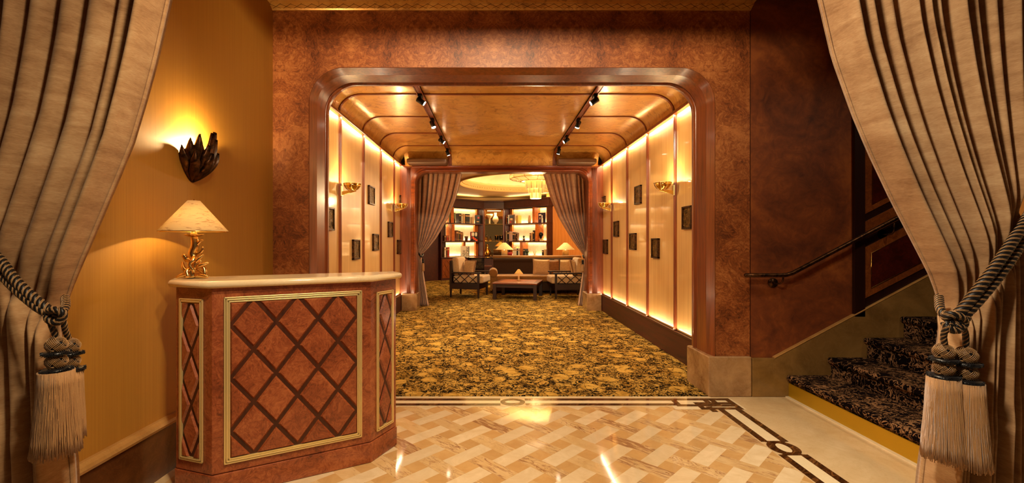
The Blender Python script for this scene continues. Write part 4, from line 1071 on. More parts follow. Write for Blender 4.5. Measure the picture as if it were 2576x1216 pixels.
# ================================================================== CHANDELIER
ch = thing('chandelier', 'tiered crystal and brass chandelier glowing under the dome of the lounge', 'chandelier', (LC[0], LC[1], 2.46))
cx, cy = LC
def ngon(mb, r0, r1, z0, z1, n, mi=0, gap=.0):
    for k in range(n):
        a, b = 2*PI*(k+gap)/n, 2*PI*(k+1-gap)/n
        mb.add([(cx+r0*math.cos(a), cy+r0*math.sin(a), z0), (cx+r0*math.cos(b), cy+r0*math.sin(b), z0), (cx+r1*math.cos(b), cy+r1*math.sin(b), z1), (cx+r1*math.cos(a), cy+r1*math.sin(a), z1)], [(0,1,2,3)], mi, False)
mb = MB(); ngon(mb, .71, .71, 3.03, 3.13, 12); obj('upper_glass', mb, 'crystal', ch, world=True, solid=.012)
mb = MB(); ngon(mb, .70, .42, 3.02, 2.955, 12); obj('lower_glass', mb, 'crystal', ch, world=True, solid=.01)
mb = MB()
for r, z in ((.715, 3.02), (.715, 3.135), (.42, 2.95)):
    P = [(cx+r*math.cos(2*PI*k/12), cy+r*math.sin(2*PI*k/12), z) for k in range(12)]; mb.tube(P, .011, 5, closed=True)
for k in range(12): a = 2*PI*k/12; mb.tube([(cx+.715*math.cos(a), cy+.715*math.sin(a), 3.135), (cx+.715*math.cos(a), cy+.715*math.sin(a), 3.02), (cx+.42*math.cos(a), cy+.42*math.sin(a), 2.95)], .008, 5)
for k in range(4): a = PI/4+PI/2*k; mb.tube([(cx+.6*math.cos(a), cy+.6*math.sin(a), 3.1), (cx+.1*math.cos(a), cy+.1*math.sin(a), 3.4)], .01, 5)
mb.tube([(cx, cy, 3.1), (cx, cy, 3.5)], .03, 10); obj('ring_frame', mb, 'brass', ch, world=True)
for r, z0, z1, n in ((.30, 2.74, 2.97, 12), (.22, 2.62, 2.95, 10), (.16, 2.475, 2.72, 8)):
    mb = MB(); ngon(mb, r*.93, r, z0, z1, n, gap=.06); obj('crystal_tier', mb, 'crystal', ch, world=True, solid=.012)
    mb = MB()
    for k in range(n): a = 2*PI*k/n; mb.tube([(cx+r*math.cos(a), cy+r*math.sin(a), z1), (cx+r*.93*math.cos(a), cy+r*.93*math.sin(a), z0)], .007, 4)
    obj('tier_frame', mb, 'brass', ch, world=True)
mb = MB(); mb.tube([(cx, cy, 2.52), (cx, cy, 2.92)], .075, 12); obj('lit_core', mb, 'crystal_core', ch, world=True)
light('POINT', (cx, cy, 3.22), E_CHAND, (1,.84,.56), size=.12, name='chandelier_light')
light('POINT', (cx, cy, 2.40), E_CHAND*.75, (1,.74,.40), size=.1, name='chandelier_light')

# ================================================================== BOOKCASES
LS0, LS1 = Vector((-.385, 16.2)), Vector((-1.75, 14.88)); RS0, RS1 = Vector((.365, 16.2)), Vector((1.765, 14.85))
SH = [.76, 1.30, 1.91, 2.45]; TOPZ = 2.74
class Wing:
    def __init__(s, a, b):
        s.a, s.b = a, b; s.d = (b-a).normalized(); s.len = (b-a).length
        n = Vector((-s.d.y, s.d.x)); s.n = n if n.y > 0 else -n           # away from camera
    def t_px(s, px, inset=0):
        q = (px-VX)/F; o = s.a+s.n*inset; return (q*o.y-o.x)/(s.d.x-q*s.d.y)
    def P(s, t, ins, z): p = s.a+s.d*t+s.n*ins; return (p.x, p.y, z)
    def box(s, mb, t0, t1, i0, i1, z0, z1, mi=0):
        v = [s.P(t, i, z) for z in (z0, z1) for i in (i0, i1) for t in (t0, t1)]
        return mb.add(v, [(0,2,3,1), (4,5,7,6), (0,1,5,4), (2,6,7,3), (0,4,6,2), (1,3,7,5)], mi, False)
WL, WR = Wing(LS0, LS1), Wing(RS0, RS1); WC = Wing(Vector((-.375, 16.21)), Vector((.355, 16.21)))
DEP = .32
def wing_case(w, label, divs, cab=True):
    p = w.a+w.d*w.len/2; t = thing('bookcase', label, 'bookcase', (p.x, p.y, 0))
    mb = MB(); w.box(mb, 0, w.len, DEP, DEP+.03, .0, TOPZ); obj('back_panel', mb, 'shelf_back', t, world=True)
    for z in SH[1:3]:
        mb = MB(); w.box(mb, 0, w.len, 0, DEP, z-.028, z); obj('shelf', mb, 'dark_mahogany', t, world=True)
    for k in range(3):
        for px, wd in divs[k]:
            tt = w.t_px(px); a, b = sorted((tt-wd/2, tt+wd/2)); mb = MB(); w.box(mb, a, b, .245 if px in (1274, 1212, 1210, 1213, 1180) else .02, DEP, SH[k]+.001, (SH[k+1]-.029) if k < 2 else SH[3]); obj('divider', mb, 'lounge_burl', t, world=True)
    for e in (0, w.len-.035):
        mb = MB(); w.box(mb, e, e+.035, -.01, DEP, .76, SH[3]); obj('side_panel', mb, 'dark_mahogany', t, world=True)
    mb = MB(); w.box(mb, -.0, w.len+.03, -.03, DEP, SH[3], TOPZ-.05); w.box(mb, -.0, w.len+.05, -.06, DEP, TOPZ-.05, TOPZ); w.box(mb, 0, w.len+.02, -.04, DEP, SH[3], SH[3]+.03); obj('cornice', mb, 'dark_mahogany', t, world=True, bevel=.006)
    mb = MB(); w.box(mb, 0, w.len, -.03, DEP, 0.001, .74); obj('base_cabinet', mb, 'dark_mahogany', t, world=True)
    mb = MB(); w.box(mb, 0, w.len, -.05, DEP, .735, .76); obj('counter', mb, 'dark_mahogany', t, world=True, bevel=.006)
    nd = 3
    for i in range(nd):
        a, b = w.len*i/nd+.03, w.len*(i+1)/nd-.03; mb = MB(); w.box(mb, a, b, -.045, -.03, .08, .70)
        for q in range(-3, 5):
            for sg in (1, -1):
                x0 = lerp(a, b, q/3); pts = []
                for k in range(13):
                    u = k/12; tt = x0+sg*u*(b-a)*.66; pts.append((tt, .1+.58*u))
                pts = [p_ for p_ in pts if a+.02 <= p_[0] <= b-.02]
                if len(pts) > 1: mb.tube([w.P(tt, -.05, zz) for tt, zz in pts], .007, 4)
        obj('cabinet_door', mb, 'mahogany', t, world=True)
    # warm light strips at the back of each shelf
    for k in range(3):
        for (zz, rx, e) in ((SH[k]+.02, PI, 1.0), ((SH[k+1]-.04 if k < 2 else SH[3]-.02), 0, .8)):
            p = w.P(w.len/2, DEP-.05, zz); L = light('AREA', p, E_SHELF*e, (1,.84,.58), None, .03, name='shelf_light'); L.data.shape = 'RECTANGLE'; L.data.size = w.len*.94; L.data.size_y = .02
            L.rotation_euler = (rx if rx == 0 else PI, 0, math.atan2(w.d.y, w.d.x)*(1 if rx == 0 else 1))
    p = w.P(w.len/2, DEP*.5, TOPZ+.02); L = light('AREA', p, E_CEIL_FILL, (1,.80,.46), None, .03, name='ceiling_fill'); L.data.shape = 'RECTANGLE'; L.data.size = w.len*.95; L.data.size_y = .1  # unseen strip added above the cornice to brighten the lounge ceiling
    L.rotation_euler = (PI, 0, math.atan2(w.d.y, w.d.x))
    return t
wing_case(WL, 'left lit bookcase wing behind the armchair in the lounge', [[(1180, .10), (1212, .14)], [(1141, .12), (1210, .15)], [(1139, .13), (1213, .09)]])
wing_case(WR, 'right lit bookcase wing behind the sofa in the lounge', [[(1310, .11), (1274, .10)], [(1349, .12), (1274, .10)], [(1341, .09), (1274, .10)]])
ct = thing('display_cabinet', 'mirrored display cabinet with glass shelves between the two bookcases', 'cabinet', (0, 16.25, 0))
w = WC
mb = MB(); w.box(mb, 0, w.len, DEP-.02, DEP-.01, .76, SH[3]); obj('mirror_back', mb, 'mirror', ct, world=True)
mb = MB(); w.box(mb, 0, .04, 0, DEP, .76, SH[3]); w.box(mb, w.len-.04, w.len, 0, DEP, .76, SH[3]); obj('side_panel', mb, 'mahogany', ct, world=True)
for z in SH[1:3]: mb = MB(); w.box(mb, .04, w.len-.04, .01, DEP-.02, z-.012, z); obj('glass_shelf', mb, 'glass', ct, world=True); mb = MB(); w.box(mb, .04, w.len-.04, 0, .012, z-.016, z+.002); obj('shelf_edge', mb, 'brass', ct, world=True)
mb = MB(); w.box(mb, 0, w.len, -.03, DEP, SH[3], TOPZ-.05); w.box(mb, 0, w.len, -.06, DEP, TOPZ-.05, TOPZ); obj('cornice', mb, 'dark_mahogany', ct, world=True, bevel=.006)
mb = MB(); w.box(mb, 0, w.len, -.03, DEP, 0.001, .735); w.box(mb, 0, w.len, -.05, DEP, .735, .76); obj('base_cabinet', mb, 'dark_mahogany', ct, world=True, bevel=.004)
light('AREA', (0, 16.24, 2.42), E_SHELF*2, (1,.76,.42), (0, 16.3, 1.0), .5, .1, name='cabinet_light')

# ------------------------------------------------------------------ books
ORD = ['first', 'second', 'third', 'fourth', 'fifth', 'sixth', 'seventh', 'eighth']
ROWN = ['on the counter', 'on the middle shelf', 'on the top shelf']
CN = dict(black='black', white='cream', red='red', rust='rust coloured', brown='brown', tan='tan', pink='pale pink', yellow='yellow', grey='grey', orange='orange', olive='olive', green='green', purple='purple')
def book(w, side, row, px0, px1, hpx, col, label, lean=0, depth=.19, ins=.05, art=None, group=True):
    t0, t1 = sorted((w.t_px(px0, ins), w.t_px(px1, ins))); z = SH[row]+.001; Y = w.P((t0+t1)/2, ins, 0)[1]; h = hpx*Y/F
    face = art is not None
    if face: depth = .03
    mb = MB(); g = min(.006, (t1-t0)*.12)
    w.box(mb, t0+g*.3, t1-g*.3, ins, ins+depth, z, z+h)                                      # cover
    w.box(mb, t0+g, t1-g, ins+.004, ins+depth-.004, z+h-.001, z+h+.0008, 1)
    if not face and (t1-t0) > .03:
        w.box(mb, t0+g*.2, t1-g*.2, ins-.002, ins, z+h*.12, z+h*.16, 2); w.box(mb, t0+g*.2, t1-g*.2, ins-.002, ins, z+h*.72, z+h*.86, 2)
    if face: art(mb, w, t0, t1, ins-.0015, z, h)
    p = w.P((t0+t1)/2, ins, z)
    o = obj('book', mb, ['book_'+col, 'page', 'book_tan', 'book_white', 'book_orange', 'book_purple', 'book_black', 'book_red'], None, world=True, loc=p)
    tag(o, label, 'book', ('books %s of the %s bookcase' % (ROWN[row], side)) if group else None); return o
def run(w, side, row, items, where, group=True):
    cnt = len(items)
    for i, (p0, p1, h, c) in enumerate(items):
        pos = '' if cnt == 1 else ' %s from left' % ORD[i]
        book(w, side, row, p0, p1, h, c, '%s upright book, %s bookcase %s,%s %s' % (CN[c], side, ROWN[row].replace('on the ', ''), pos, where))
def patches(lst):
    def f(mb, w, t0, t1, ins, z, h):
        for (a, b, c, d, mi) in lst: w.box(mb, lerp(t0, t1, a), lerp(t0, t1, b), ins-.001*((a*7+c*3) % .5), ins+.001, z+h*c, z+h*d, mi)
    return f
run(WL, 'left', 2, [(1155,1160,25,'black'), (1161,1164,25,'white'), (1165,1170,24,'tan'), (1171,1182,24,'black')], 'beside the divider')
run(WL, 'left', 2, [(1188,1193,17,'tan')], 'beside the dark cover')
book(WL, 'left', 2, 1131, 1146, 26, 'green', 'green framed cover facing out at the left end of the top shelf, left bookcase', art=patches([(.05,.95,.0,.38,6), (.2,.6,.3,.5,6)]))
book(WL, 'left', 2, 1196, 1211, 22, 'black', 'large black book cover facing out on the top shelf of the left bookcase', art=patches([(.35,.65,.6,.8,7), (.4,.8,.2,.3,2)]))
run(WL, 'left', 1, [(1118,1123,14,'brown'), (1124,1127,14,'red'), (1127.4,1130,14,'rust')], 'at the left end')
run(WL, 'left', 1, [(1148,1152.5,27,'brown'), (1153,1155.5,26,'olive'), (1156,1158.5,25,'black'), (1159,1161,23,'rust'), (1161.4,1163.6,23,'brown'), (1164,1166,22,'tan')], 'left of the small pot')
book(WL, 'left', 1, 1184, 1202, 23, 'black', 'red and black cover with pale lettering facing out on the middle shelf', art=patches([(.12,.38,.58,.9,3), (.5,.92,.58,.9,3), (.2,.3,.5,.96,3), (.62,.74,.5,.96,3), (.05,.35,.0,.18,4), (.25,.62,.12,.32,4), (.5,.75,.26,.46,4), (.88,.99,.2,1,7)]))
run(WL, 'left', 0, [(1118,1122,25,'white'), (1122.5,1125,24,'brown'), (1125.5,1130.5,25,'red')], 'at the left end')
nb = book(WL, 'left', 0, 1160, 1181, 27, 'white', 'pale cover with heavy black sideways lettering facing out on the counter', ins=-.028, art=patches([(.03,.10,.06,.94,6)]))
def letters(parent, txt, t, z0, size_w, size_h):
    cu = bpy.data.curves.new('tmp', 'FONT'); cu.body = txt; o = bpy.data.objects.new('tmp', cu); C.objects.link(o); bpy.context.view_layer.update()
    me = bpy.data.meshes.new_from_object(o.evaluated_get(bpy.context.evaluated_depsgraph_get())); bpy.data.objects.remove(o)
    xs = [v.co.x for v in me.vertices]; ys = [v.co.y for v in me.vertices]; mb = MB()
    vs = [WL.P(t-size_w*(1-0)*((v.co.y-min(ys))/(max(ys)-min(ys)))*LSG, -.0305, z0+size_h*(v.co.x-min(xs))/(max(xs)-min(xs))) for v in me.vertices]
    mb.add(vs, [tuple(p.vertices) for p in me.polygons], 0, False); obj('lettering', mb, 'book_black', parent, world=True, solid=.002)
t0_, t1_ = WL.t_px(1160, -.028), WL.t_px(1181, -.028)          # t grows towards the left of the picture
LSG = -1 if t0_ > t1_ else 1
hz_ = 27*WL.P((t0_+t1_)/2, .05, 0)[1]/F; lt = t0_+(t1_-t0_)
letters(nb, 'NEW', t0_+(t1_-t0_)*.52, SH[0]+hz_*.08, abs(t1_-t0_)*.34, hz_*.55)
letters(nb, 'YORK', t0_+(t1_-t0_)*.94, SH[0]+hz_*.06, abs(t1_-t0_)*.36, hz_*.88)
run(WR, 'right', 2, [(1270.5,1272.5,21,'black'), (1273,1275,22,'rust'), (1275.5,1277.5,21,'black')], 'at the left end')
book(WR, 'right', 2, 1279, 1294, 23, 'brown', 'brown portrait cover facing out on the top shelf of the right bookcase', art=patches([(.15,.85,.55,.9,6), (.3,.7,.4,.62,2), (.2,.5,.1,.3,7), (.0,.1,0,1,3)]))
run(WR, 'right', 2, [(1297,1299.5,20,'yellow'), (1300,1303,21,'yellow')], 'right of the portrait cover')
book(WR, 'right', 2, 1354, 1371, 25, 'purple', 'black and purple cover with pale figures facing out at the right end, top shelf', art=patches([(.5,.64,.0,.75,3), (.64,.7,.0,.45,3), (.75,.98,.1,.8,6), (.1,.45,.72,.86,3), (.2,.32,.35,.55,2), (.45,.95,.88,.97,6)]))
run(WR, 'right', 1, [(1271,1274,25,'white'), (1274.6,1276,25,'olive'), (1276.6,1280,25,'black'), (1281,1284,24,'pink'), (1285,1289,24,'pink'), (1289.6,1293,22,'black'), (1293.5,1297,21,'brown')], 'left of the figurine')
run(WR, 'right', 1, [(1332,1335,20,'brown'), (1336,1339,21,'tan'), (1340,1343.5,27,'black')], 'beside the divider')
run(WR, 'right', 0, [(1290,1299,20,'white'), (1300,1303,20,'black'), (1303.5,1307,20,'white'), (1307.5,1312,20,'black'), (1313,1316,19,'grey'), (1316.5,1320,20,'black')], 'behind the sofa')
run(WR, 'right', 0, [(1363,1367,18,'black'), (1368,1373,20,'tan')], 'at the right end')
# ------------------------------------------------------------------ objects on the shelves
def on(w, px, row, ins=.12): t = w.t_px(px, ins); p = w.P(t, ins, SH[row]+.001); return p
def vase(name, label, cat, p, prof, m, n=18, extra=None):
    mb = MB(); mb.lathe(prof, p, n); o = obj(name, mb, m, None, world=True, loc=p); tag(o, label, cat)
    if extra: extra(o, p)
    return o
p = on(WL, 1173, 1); vase('flower_pot', 'small brown pot standing on the middle shelf of the left bookcase', 'pot', p, [(.001,0), (.045,0), (.06,.12), (.067,.13), (.067,.17), (.06,.17), (.055,.13), (.001,.12)], 'book_brown')
p = on(WR, 1332, 2); vase('vase', 'slender tan vase on the top shelf of the right bookcase', 'vase', p, [(.001,0), (.04,0), (.055,.08), (.045,.18), (.03,.25), (.04,.27), (.03,.27), (.001,.2)], 'book_tan')
p = on(WR, 1300, 1, .1); fg = thing('figurine', 'small standing brown figurine on the middle shelf of the right bookcase', 'figurine', p)
mb = MB(); mb.lathe([(.001,0), (.05,0), (.05,.02), (.03,.025), (.035,.08), (.045,.14), (.02,.19), (.015,.2)], p, 14); mb.ball((p[0], p[1], p[2]+.225), .03, 12, 8); mb.tube([(p[0]-.04, p[1], p[2]+.15), (p[0]-.06, p[1], p[2]+.1), (p[0]-.03, p[1]-.03, p[2]+.07)], .01, 6); obj('body', mb, 'bronze', fg, world=True)
p = on(WR, 1318, 1); pp = thing('potted_plant', 'tiny potted plant on the middle shelf of the right bookcase', 'plant', p)
mb = MB(); mb.lathe([(.001,0), (.035,0), (.048,.09), (.04,.09), (.001,.08)], p, 14); obj('pot', mb, 'book_brown', pp, world=True)
def sprig(p, n, h, r, seed):
    mb = MB(); rg = random.Random(seed)
    for k in range(n):
        q = rg.uniform(0, 2*PI); l = rg.uniform(.4, 1); a = Vector(p); d = Vector((math.cos(q)*r*l, math.sin(q)*r*l, h*rg.uniform(.5, 1))); s_ = Vector((-math.sin(q), math.cos(q), .3))*.012
        mid = a+d*.6+Vector((0,0,h*.1)); mb.add([a-s_*.2, a+s_*.2, mid+s_, a+d, mid-s_], [(0,1,2,3,4)], 0, False)
    return mb
obj('foliage', sprig((p[0], p[1], p[2]+.085), 26, .12, .06, 4), 'leafgreen', pp, world=True, solid=.002)
p = on(WR, 1361, 1); bs = thing('bust', 'black round head sculpture on a pale stand, right end of the middle shelf', 'sculpture', p)
mb = MB(); mb.box(p[0]-.05, p[0]+.05, p[1]-.04, p[1]+.04, p[2], p[2]+.05); mb.lathe([(.001,.05), (.085,.055), (.085,.07), (.001,.075)], p, 16); obj('stand', mb, ['ceramic'], bs, world=True)
mb = MB(); mb.lathe([(.03,.075), (.032,.11), (.05,.15)], p, 14); mb.ball((p[0], p[1], p[2]+.215), .075, 16, 12, 0, (1,1,1.1)); mb.ball((p[0]-.01, p[1]-.07, p[2]+.20), .016, 8, 6); mb.ball((p[0]+.0, p[1]-.055, p[2]+.165), .02, 8, 6, 0, (1.2,1,.6)); obj('head', mb, 'black_metal', bs, world=True)
p = on(WR, 1283, 0, .1); vase('round_box', 'red round lidded box on the counter behind the sofa', 'box', p, [(.001,0), (.09,0), (.095,.09), (.1,.1), (.09,.13), (.02,.15), (.001,.15)], 'book_red')
p = on(WR, 1301, 0, .26); mb = MB(); mb.tube([(p[0]+.17*math.cos(PI*k/16), p[1]+.02, p[2]+.18+.14*math.sin(PI*k/16)) for k in range(17)], .014, 6); mb.tube([(p[0]-.17, p[1]+.02, p[2]), (p[0]-.17, p[1]+.02, p[2]+.18)], .014, 6); mb.tube([(p[0]+.17, p[1]+.02, p[2]), (p[0]+.17, p[1]+.02, p[2]+.18)], .014, 6)
tag(obj('arch_ornament', mb, 'brass', None, world=True, loc=p), 'brass arch ornament behind the books on the right counter', 'ornament')
p = on(WR, 1326, 0, .09); pp = thing('potted_plant', 'dark leafy plant on the counter at the right of the books', 'plant', p)
mb = MB(); mb.lathe([(.001,0), (.04,0), (.05,.08), (.042,.08), (.001,.07)], p, 14); obj('pot', mb, 'black_metal', pp, world=True); obj('foliage', sprig((p[0], p[1], p[2]+.07), 34, .17, .09, 8), 'leafgreen', pp, world=True, solid=.002)
p = on(WR, 1345, 0, .12); cr_ = thing('glass_ornament', 'pale branching coral ornament in a bowl on the right counter', 'ornament', p)
mb = MB(); mb.lathe([(.001,0), (.04,0), (.09,.07), (.085,.07), (.04,.015), (.001,.01)], p, 18); obj('bowl', mb, 'ceramic', cr_, world=True)
mb = MB(); rg = random.Random(5)
for k in range(9): q = rg.uniform(0, 2*PI); mb.tube([(p[0], p[1], p[2]+.02), (p[0]+.03*math.cos(q), p[1]+.03*math.sin(q), p[2]+.12), (p[0]+.07*math.cos(q+.4), p[1]+.05*math.sin(q+.4), p[2]+rg.uniform(.18, .28))], [.009, .007, .004], 6)
obj('coral', mb, 'ceramic', cr_, world=True)
# mirrored cabinet contents
p = (.05, 16.33, SH[2]+.001); vs = thing('vase', 'tall white round bellied vase on the upper glass shelf', 'vase', p)
mb = MB(); mb.lathe([(.001,0), (.05,0), (.055,.012), (.03,.03), (.10,.10), (.115,.16), (.09,.24), (.045,.31), (.05,.40), (.055,.41), (.045,.41), (.035,.31), (.001,.28)], p, 24); obj('body', mb, 'ceramic', vs, world=True)
p = (-.17, 16.35, SH[2]+.001); tag(obj('serving_bowl', MB().lathe([(.001,0), (.05,0), (.03,.03), (.04,.2), (.11,.28), (.13,.36), (.12,.36), (.09,.28), (.001,.22)], p, 20), 'ceramic', None, world=True, loc=p), 'footed pale bowl on the upper glass shelf of the mirrored cabinet', 'bowl')
for i, (x_, lab) in enumerate(((.09, 'left glass ice bucket with gold rim on the lower glass shelf'), (.255, 'right glass ice bucket with gold rim on the lower glass shelf'))):
    p = (x_, 16.31, SH[1]+.001); t = thing('ice_bucket', lab, 'glass bucket', p, group='glass buckets in the mirrored cabinet')
    obj('bowl', MB().lathe([(.001,0), (.05,0), (.03,.02), (.065,.06), (.072,.2), (.066,.2), (.058,.065), (.001,.04)], p, 20), 'glass', t, world=True)
    mb = MB(); mb.tube([(p[0]+.071*math.cos(2*PI*k/20), p[1]+.071*math.sin(2*PI*k/20), p[2]+.2) for k in range(20)], .006, 5, closed=True); obj('rim', mb, 'brass', t, world=True)
for x_, h, lab, rw, m_ in ((-.27, .24, 'amber glass decanter at the left of the lower glass shelf', 1, 'glass'), (-.13, .16, 'small glass tumbler on the lower glass shelf', 1, 'glass'), (-.25, .42, 'tall amber bottle at the left of the cabinet counter', 0, 'brass'), (-.1, .12, 'round glass dish on the cabinet counter', 0, 'glass')):
    p = (x_, 16.30, SH[rw]+.001); o = obj('decanter', MB().lathe([(.001,0), (h*.25,0), (h*.3,h*.12), (h*.28,h*.45), (h*.1,h*.65), (h*.09,h*.9), (h*.13,h), (h*.08,h), (.001,h*.5)], p, 16), m_, None, world=True, loc=p); tag(o, lab, 'glassware')

# ================================================================== LOUNGE FURNITURE
def pillow_mb(w, h, d, n=14):
    mb = MB(); rows = []
    for side in (1, -1):
        rows = []
        for i in range(n+1):
            r = []
            for j in range(n+1):
                u, v = 2*j/n-1, 2*i/n-1; k = max(0, (1-u**4)*(1-v**4))**.55
                pin = 1-.07*(1-abs(v)**2)*(abs(u)**3)*0; x = u*w/2*(1-.06*(1-v*v)*abs(u)); z = v*h/2*(1-.06*(1-u*u)*abs(v))
                r.append((x, side*d/2*k, z))
            rows.append(r)
        mb.grid(rows)
    return mb
def pillow(label, m, loc, w, h, d, lean, rotz, fr=None, roll=0):
    t = bpy.data.objects.new('cushion', None); C.objects.link(t); t.location = loc; t.rotation_euler = (0,0,rotz); tag(t, label, 'cushion'); ROOTS[t.name] = Matrix.Translation(Vector(loc)) @ Matrix.Rotation(rotz, 4, 'Z')
    mm = Matrix.Rotation(lean, 4, 'X') @ Matrix.Rotation(roll, 4, 'Y') @ Matrix.Translation(Vector((0, 0, h/2*1.0)))
    obj('cover', pillow_mb(w, h, d).xf(mm), m, t)
    mb = MB(); P = []; n = 10
    for a, b in (((-1,-1),(1,-1)), ((1,-1),(1,1)), ((1,1),(-1,1)), ((-1,1),(-1,-1))):
        for k in range(n):
            u, v = lerp(a[0], b[0], k/n), lerp(a[1], b[1], k/n); P.append((u*w/2*(1-.06*(1-v*v)*abs(u)), 0, v*h/2*(1-.06*(1-u*u)*abs(v))))
    mb.tube(P, .014 if fr else .007, 6, closed=True); mb.xf(mm); obj('fringe_trim' if fr else 'piping', mb, fr or m, t); return t
def armchair(label, loc, rz):
    t = thing('armchair', label, 'armchair', loc, rz)        # faces +X
    D, W = .66, .70; H = 'dark_wood'
    for x in (0, D):
        for y in (-W/2, W/2):
            mb = MB(); e = .024; top = .84 if x == 0 else .575; b0 = .016
            mb.add([(x-b0, y-b0, 0), (x+b0, y-b0, 0), (x+b0, y+b0, 0), (x-b0, y+b0, 0), (x-e, y-e, .2), (x+e, y-e, .2), (x+e, y+e, .2), (x-e, y+e, .2), (x-e, y-e, top), (x+e, y-e, top), (x+e, y+e, top), (x-e, y+e, top)],
                   [(3,2,1,0), (8,9,10,11)]+[(i+4*k, (i+1) % 4+4*k, (i+1) % 4+4*k+4, i+4*k+4) for k in (0, 1) for i in range(4)], 0, False)
            obj('leg', mb, H, t, bevel=.003)
    for y in (-W/2, W/2):
        mb = MB(); mb.box(0, D+.06, y-.035, y+.035, .555, .585); obj('armrest', mb, H, t, bevel=.006)
        mb = MB(); z0, z1 = .33, .555
        for i in range(-1, 4):
            for sg in (1, -1):
                a = .03+(D-.06)*(i/3); L_1 = (D-.06)*.42; p0, p1 = (a, z0), (a+sg*L_1, z1)
                def cl(p, q):
                    x0, x1 = .03, D-.03; o = []
                    for k in range(21):
                        u = k/20; xx = lerp(p[0], q[0], u); 
                        if x0 <= xx <= x1: o.append((xx, y, lerp(p[1], q[1], u)))
                    return o
                o = cl(p0, p1)
                if len(o) > 1: mb.tube(o, .009, 4)
        obj('lattice', mb, H, t)
    mb = MB()
    for y in (-W/2, W/2): mb.box(0, D, y-.018, y+.018, .20, .33)
    for x in (0, D): mb.box(x-.018, x+.018, -W/2, W/2, .20, .33)
    mb.box(0, D, -W/2, W/2, .24, .30); obj('seat_frame', mb, H, t)
    mb = MB(); mb.box(-.02, .02, -W/2, W/2, .80, .85); mb.box(-.015, .015, -W/2+.02, W/2-.02, .33, .80); obj('back_frame', mb, H, t, bevel=.004)
    mb = MB(); mb.box(.04, D+.10, -W/2+.03, W/2-.03, .335, .50); obj('seat_cushion', mb, 'cream_cloth', t, bevel=.04, bseg=4)
    mb = MB(); mb.box(.03, .19, -W/2+.05, W/2-.05, .50, .90); mb.xf(Matrix.Translation((.0,0,.5)) @ Matrix.Rotation(-.12, 4, 'Y') @ Matrix.Translation((0,0,-.5))); obj('back_cushion', mb, 'cream_cloth', t, bevel=.05, bseg=4)
    return t
gl = lambda px, Y: (px-VX)*Y/F
ac1 = armchair('cream armchair with dark diamond lattice sides at the left of the coffee table', (gl(1147, 10.75), 10.76, .006), -.26)
RA = math.radians(197)
ac2 = armchair('cream armchair with dark lattice sides, half hidden by the right curtain', (gl(1393, 10.4)+.66, 10.55, .006), math.radians(183))
# sofa
sf = thing('sofa', 'long mohair sofa with rolled back in front of the lit bookcases', 'sofa', (1.12, 11.6, .006))
def sbox(x0, x1, y0, y1, z0, z1): mb = MB(); mb.box(x0, x1, y0, y1, z0, z1); return mb
SW = 1.19
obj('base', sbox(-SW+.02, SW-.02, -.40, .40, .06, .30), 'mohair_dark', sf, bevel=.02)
obj('seat_cushion', sbox(-SW+.12, SW-.12, -.47, .25, .29, .445), 'mohair', sf, bevel=.05, bseg=4)
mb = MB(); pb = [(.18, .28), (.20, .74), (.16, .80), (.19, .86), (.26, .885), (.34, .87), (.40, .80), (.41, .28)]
mb.prism([(-SW+.05, y, z) for y, z in pb], (2*SW-.1, 0, 0)); obj('backrest', mb, 'mohair_dark', sf, bevel=.02, bseg=3)  # shade on the back's front put into darker cloth, unlike the gold roll
mb = MB(); mb.tube([(-SW+.04, .27, .845), (SW-.04, .27, .845)], .075, 18); obj('top_roll', mb, 'mohair', sf)
for s_ in (-1, 1):
    mb = MB(); x = s_*(SW-.05); mb.tube([(x, -.44, .50), (x, -.42, .50), (x, .30, .50)], [.09, .11, .11], 16); mb.box(x-.075, x+.075, -.42, .30, .10, .48); obj('arm', mb, 'mohair', sf, bevel=.01)
for x in (-SW+.1, SW-.1):
    for y in (-.38, .36): mb = MB(); mb.tube([(x, y, 0), (x, y, .07)], [.02, .03], 10); obj('leg', mb, 'dark_wood', sf)
pillow('large cream cushion leaning at the middle of the sofa', 'cream_cloth', (gl(1361, 11.45), 11.40, .455), .42, .40, .15, -.30, .08, None, .05)
pillow('brown patterned cushion with dark fringe between two cream cushions', 'brown_cloth', (gl(1391, 11.5), 11.49, .455), .32, .38, .14, -.28, -.25, 'dark_wood')
pillow('cream cushion with dark fringe at the right end of the sofa', 'cream_cloth', (gl(1416, 11.6), 11.62, .455), .40, .38, .14, -.30, -.12, 'brown_cloth')
pillow('small cream cushion resting on the left lattice armchair', 'cream_cloth', (ac1.location.x+.30, 10.66, .51), .36, .34, .14, -.22, -.75, 'brown_cloth')
pillow('cream cushion standing on the right armchair beside the curtain', 'cream_cloth', (gl(1449, 10.5), 10.5, .51), .38, .36, .14, -.20, 1.1, 'brown_cloth')
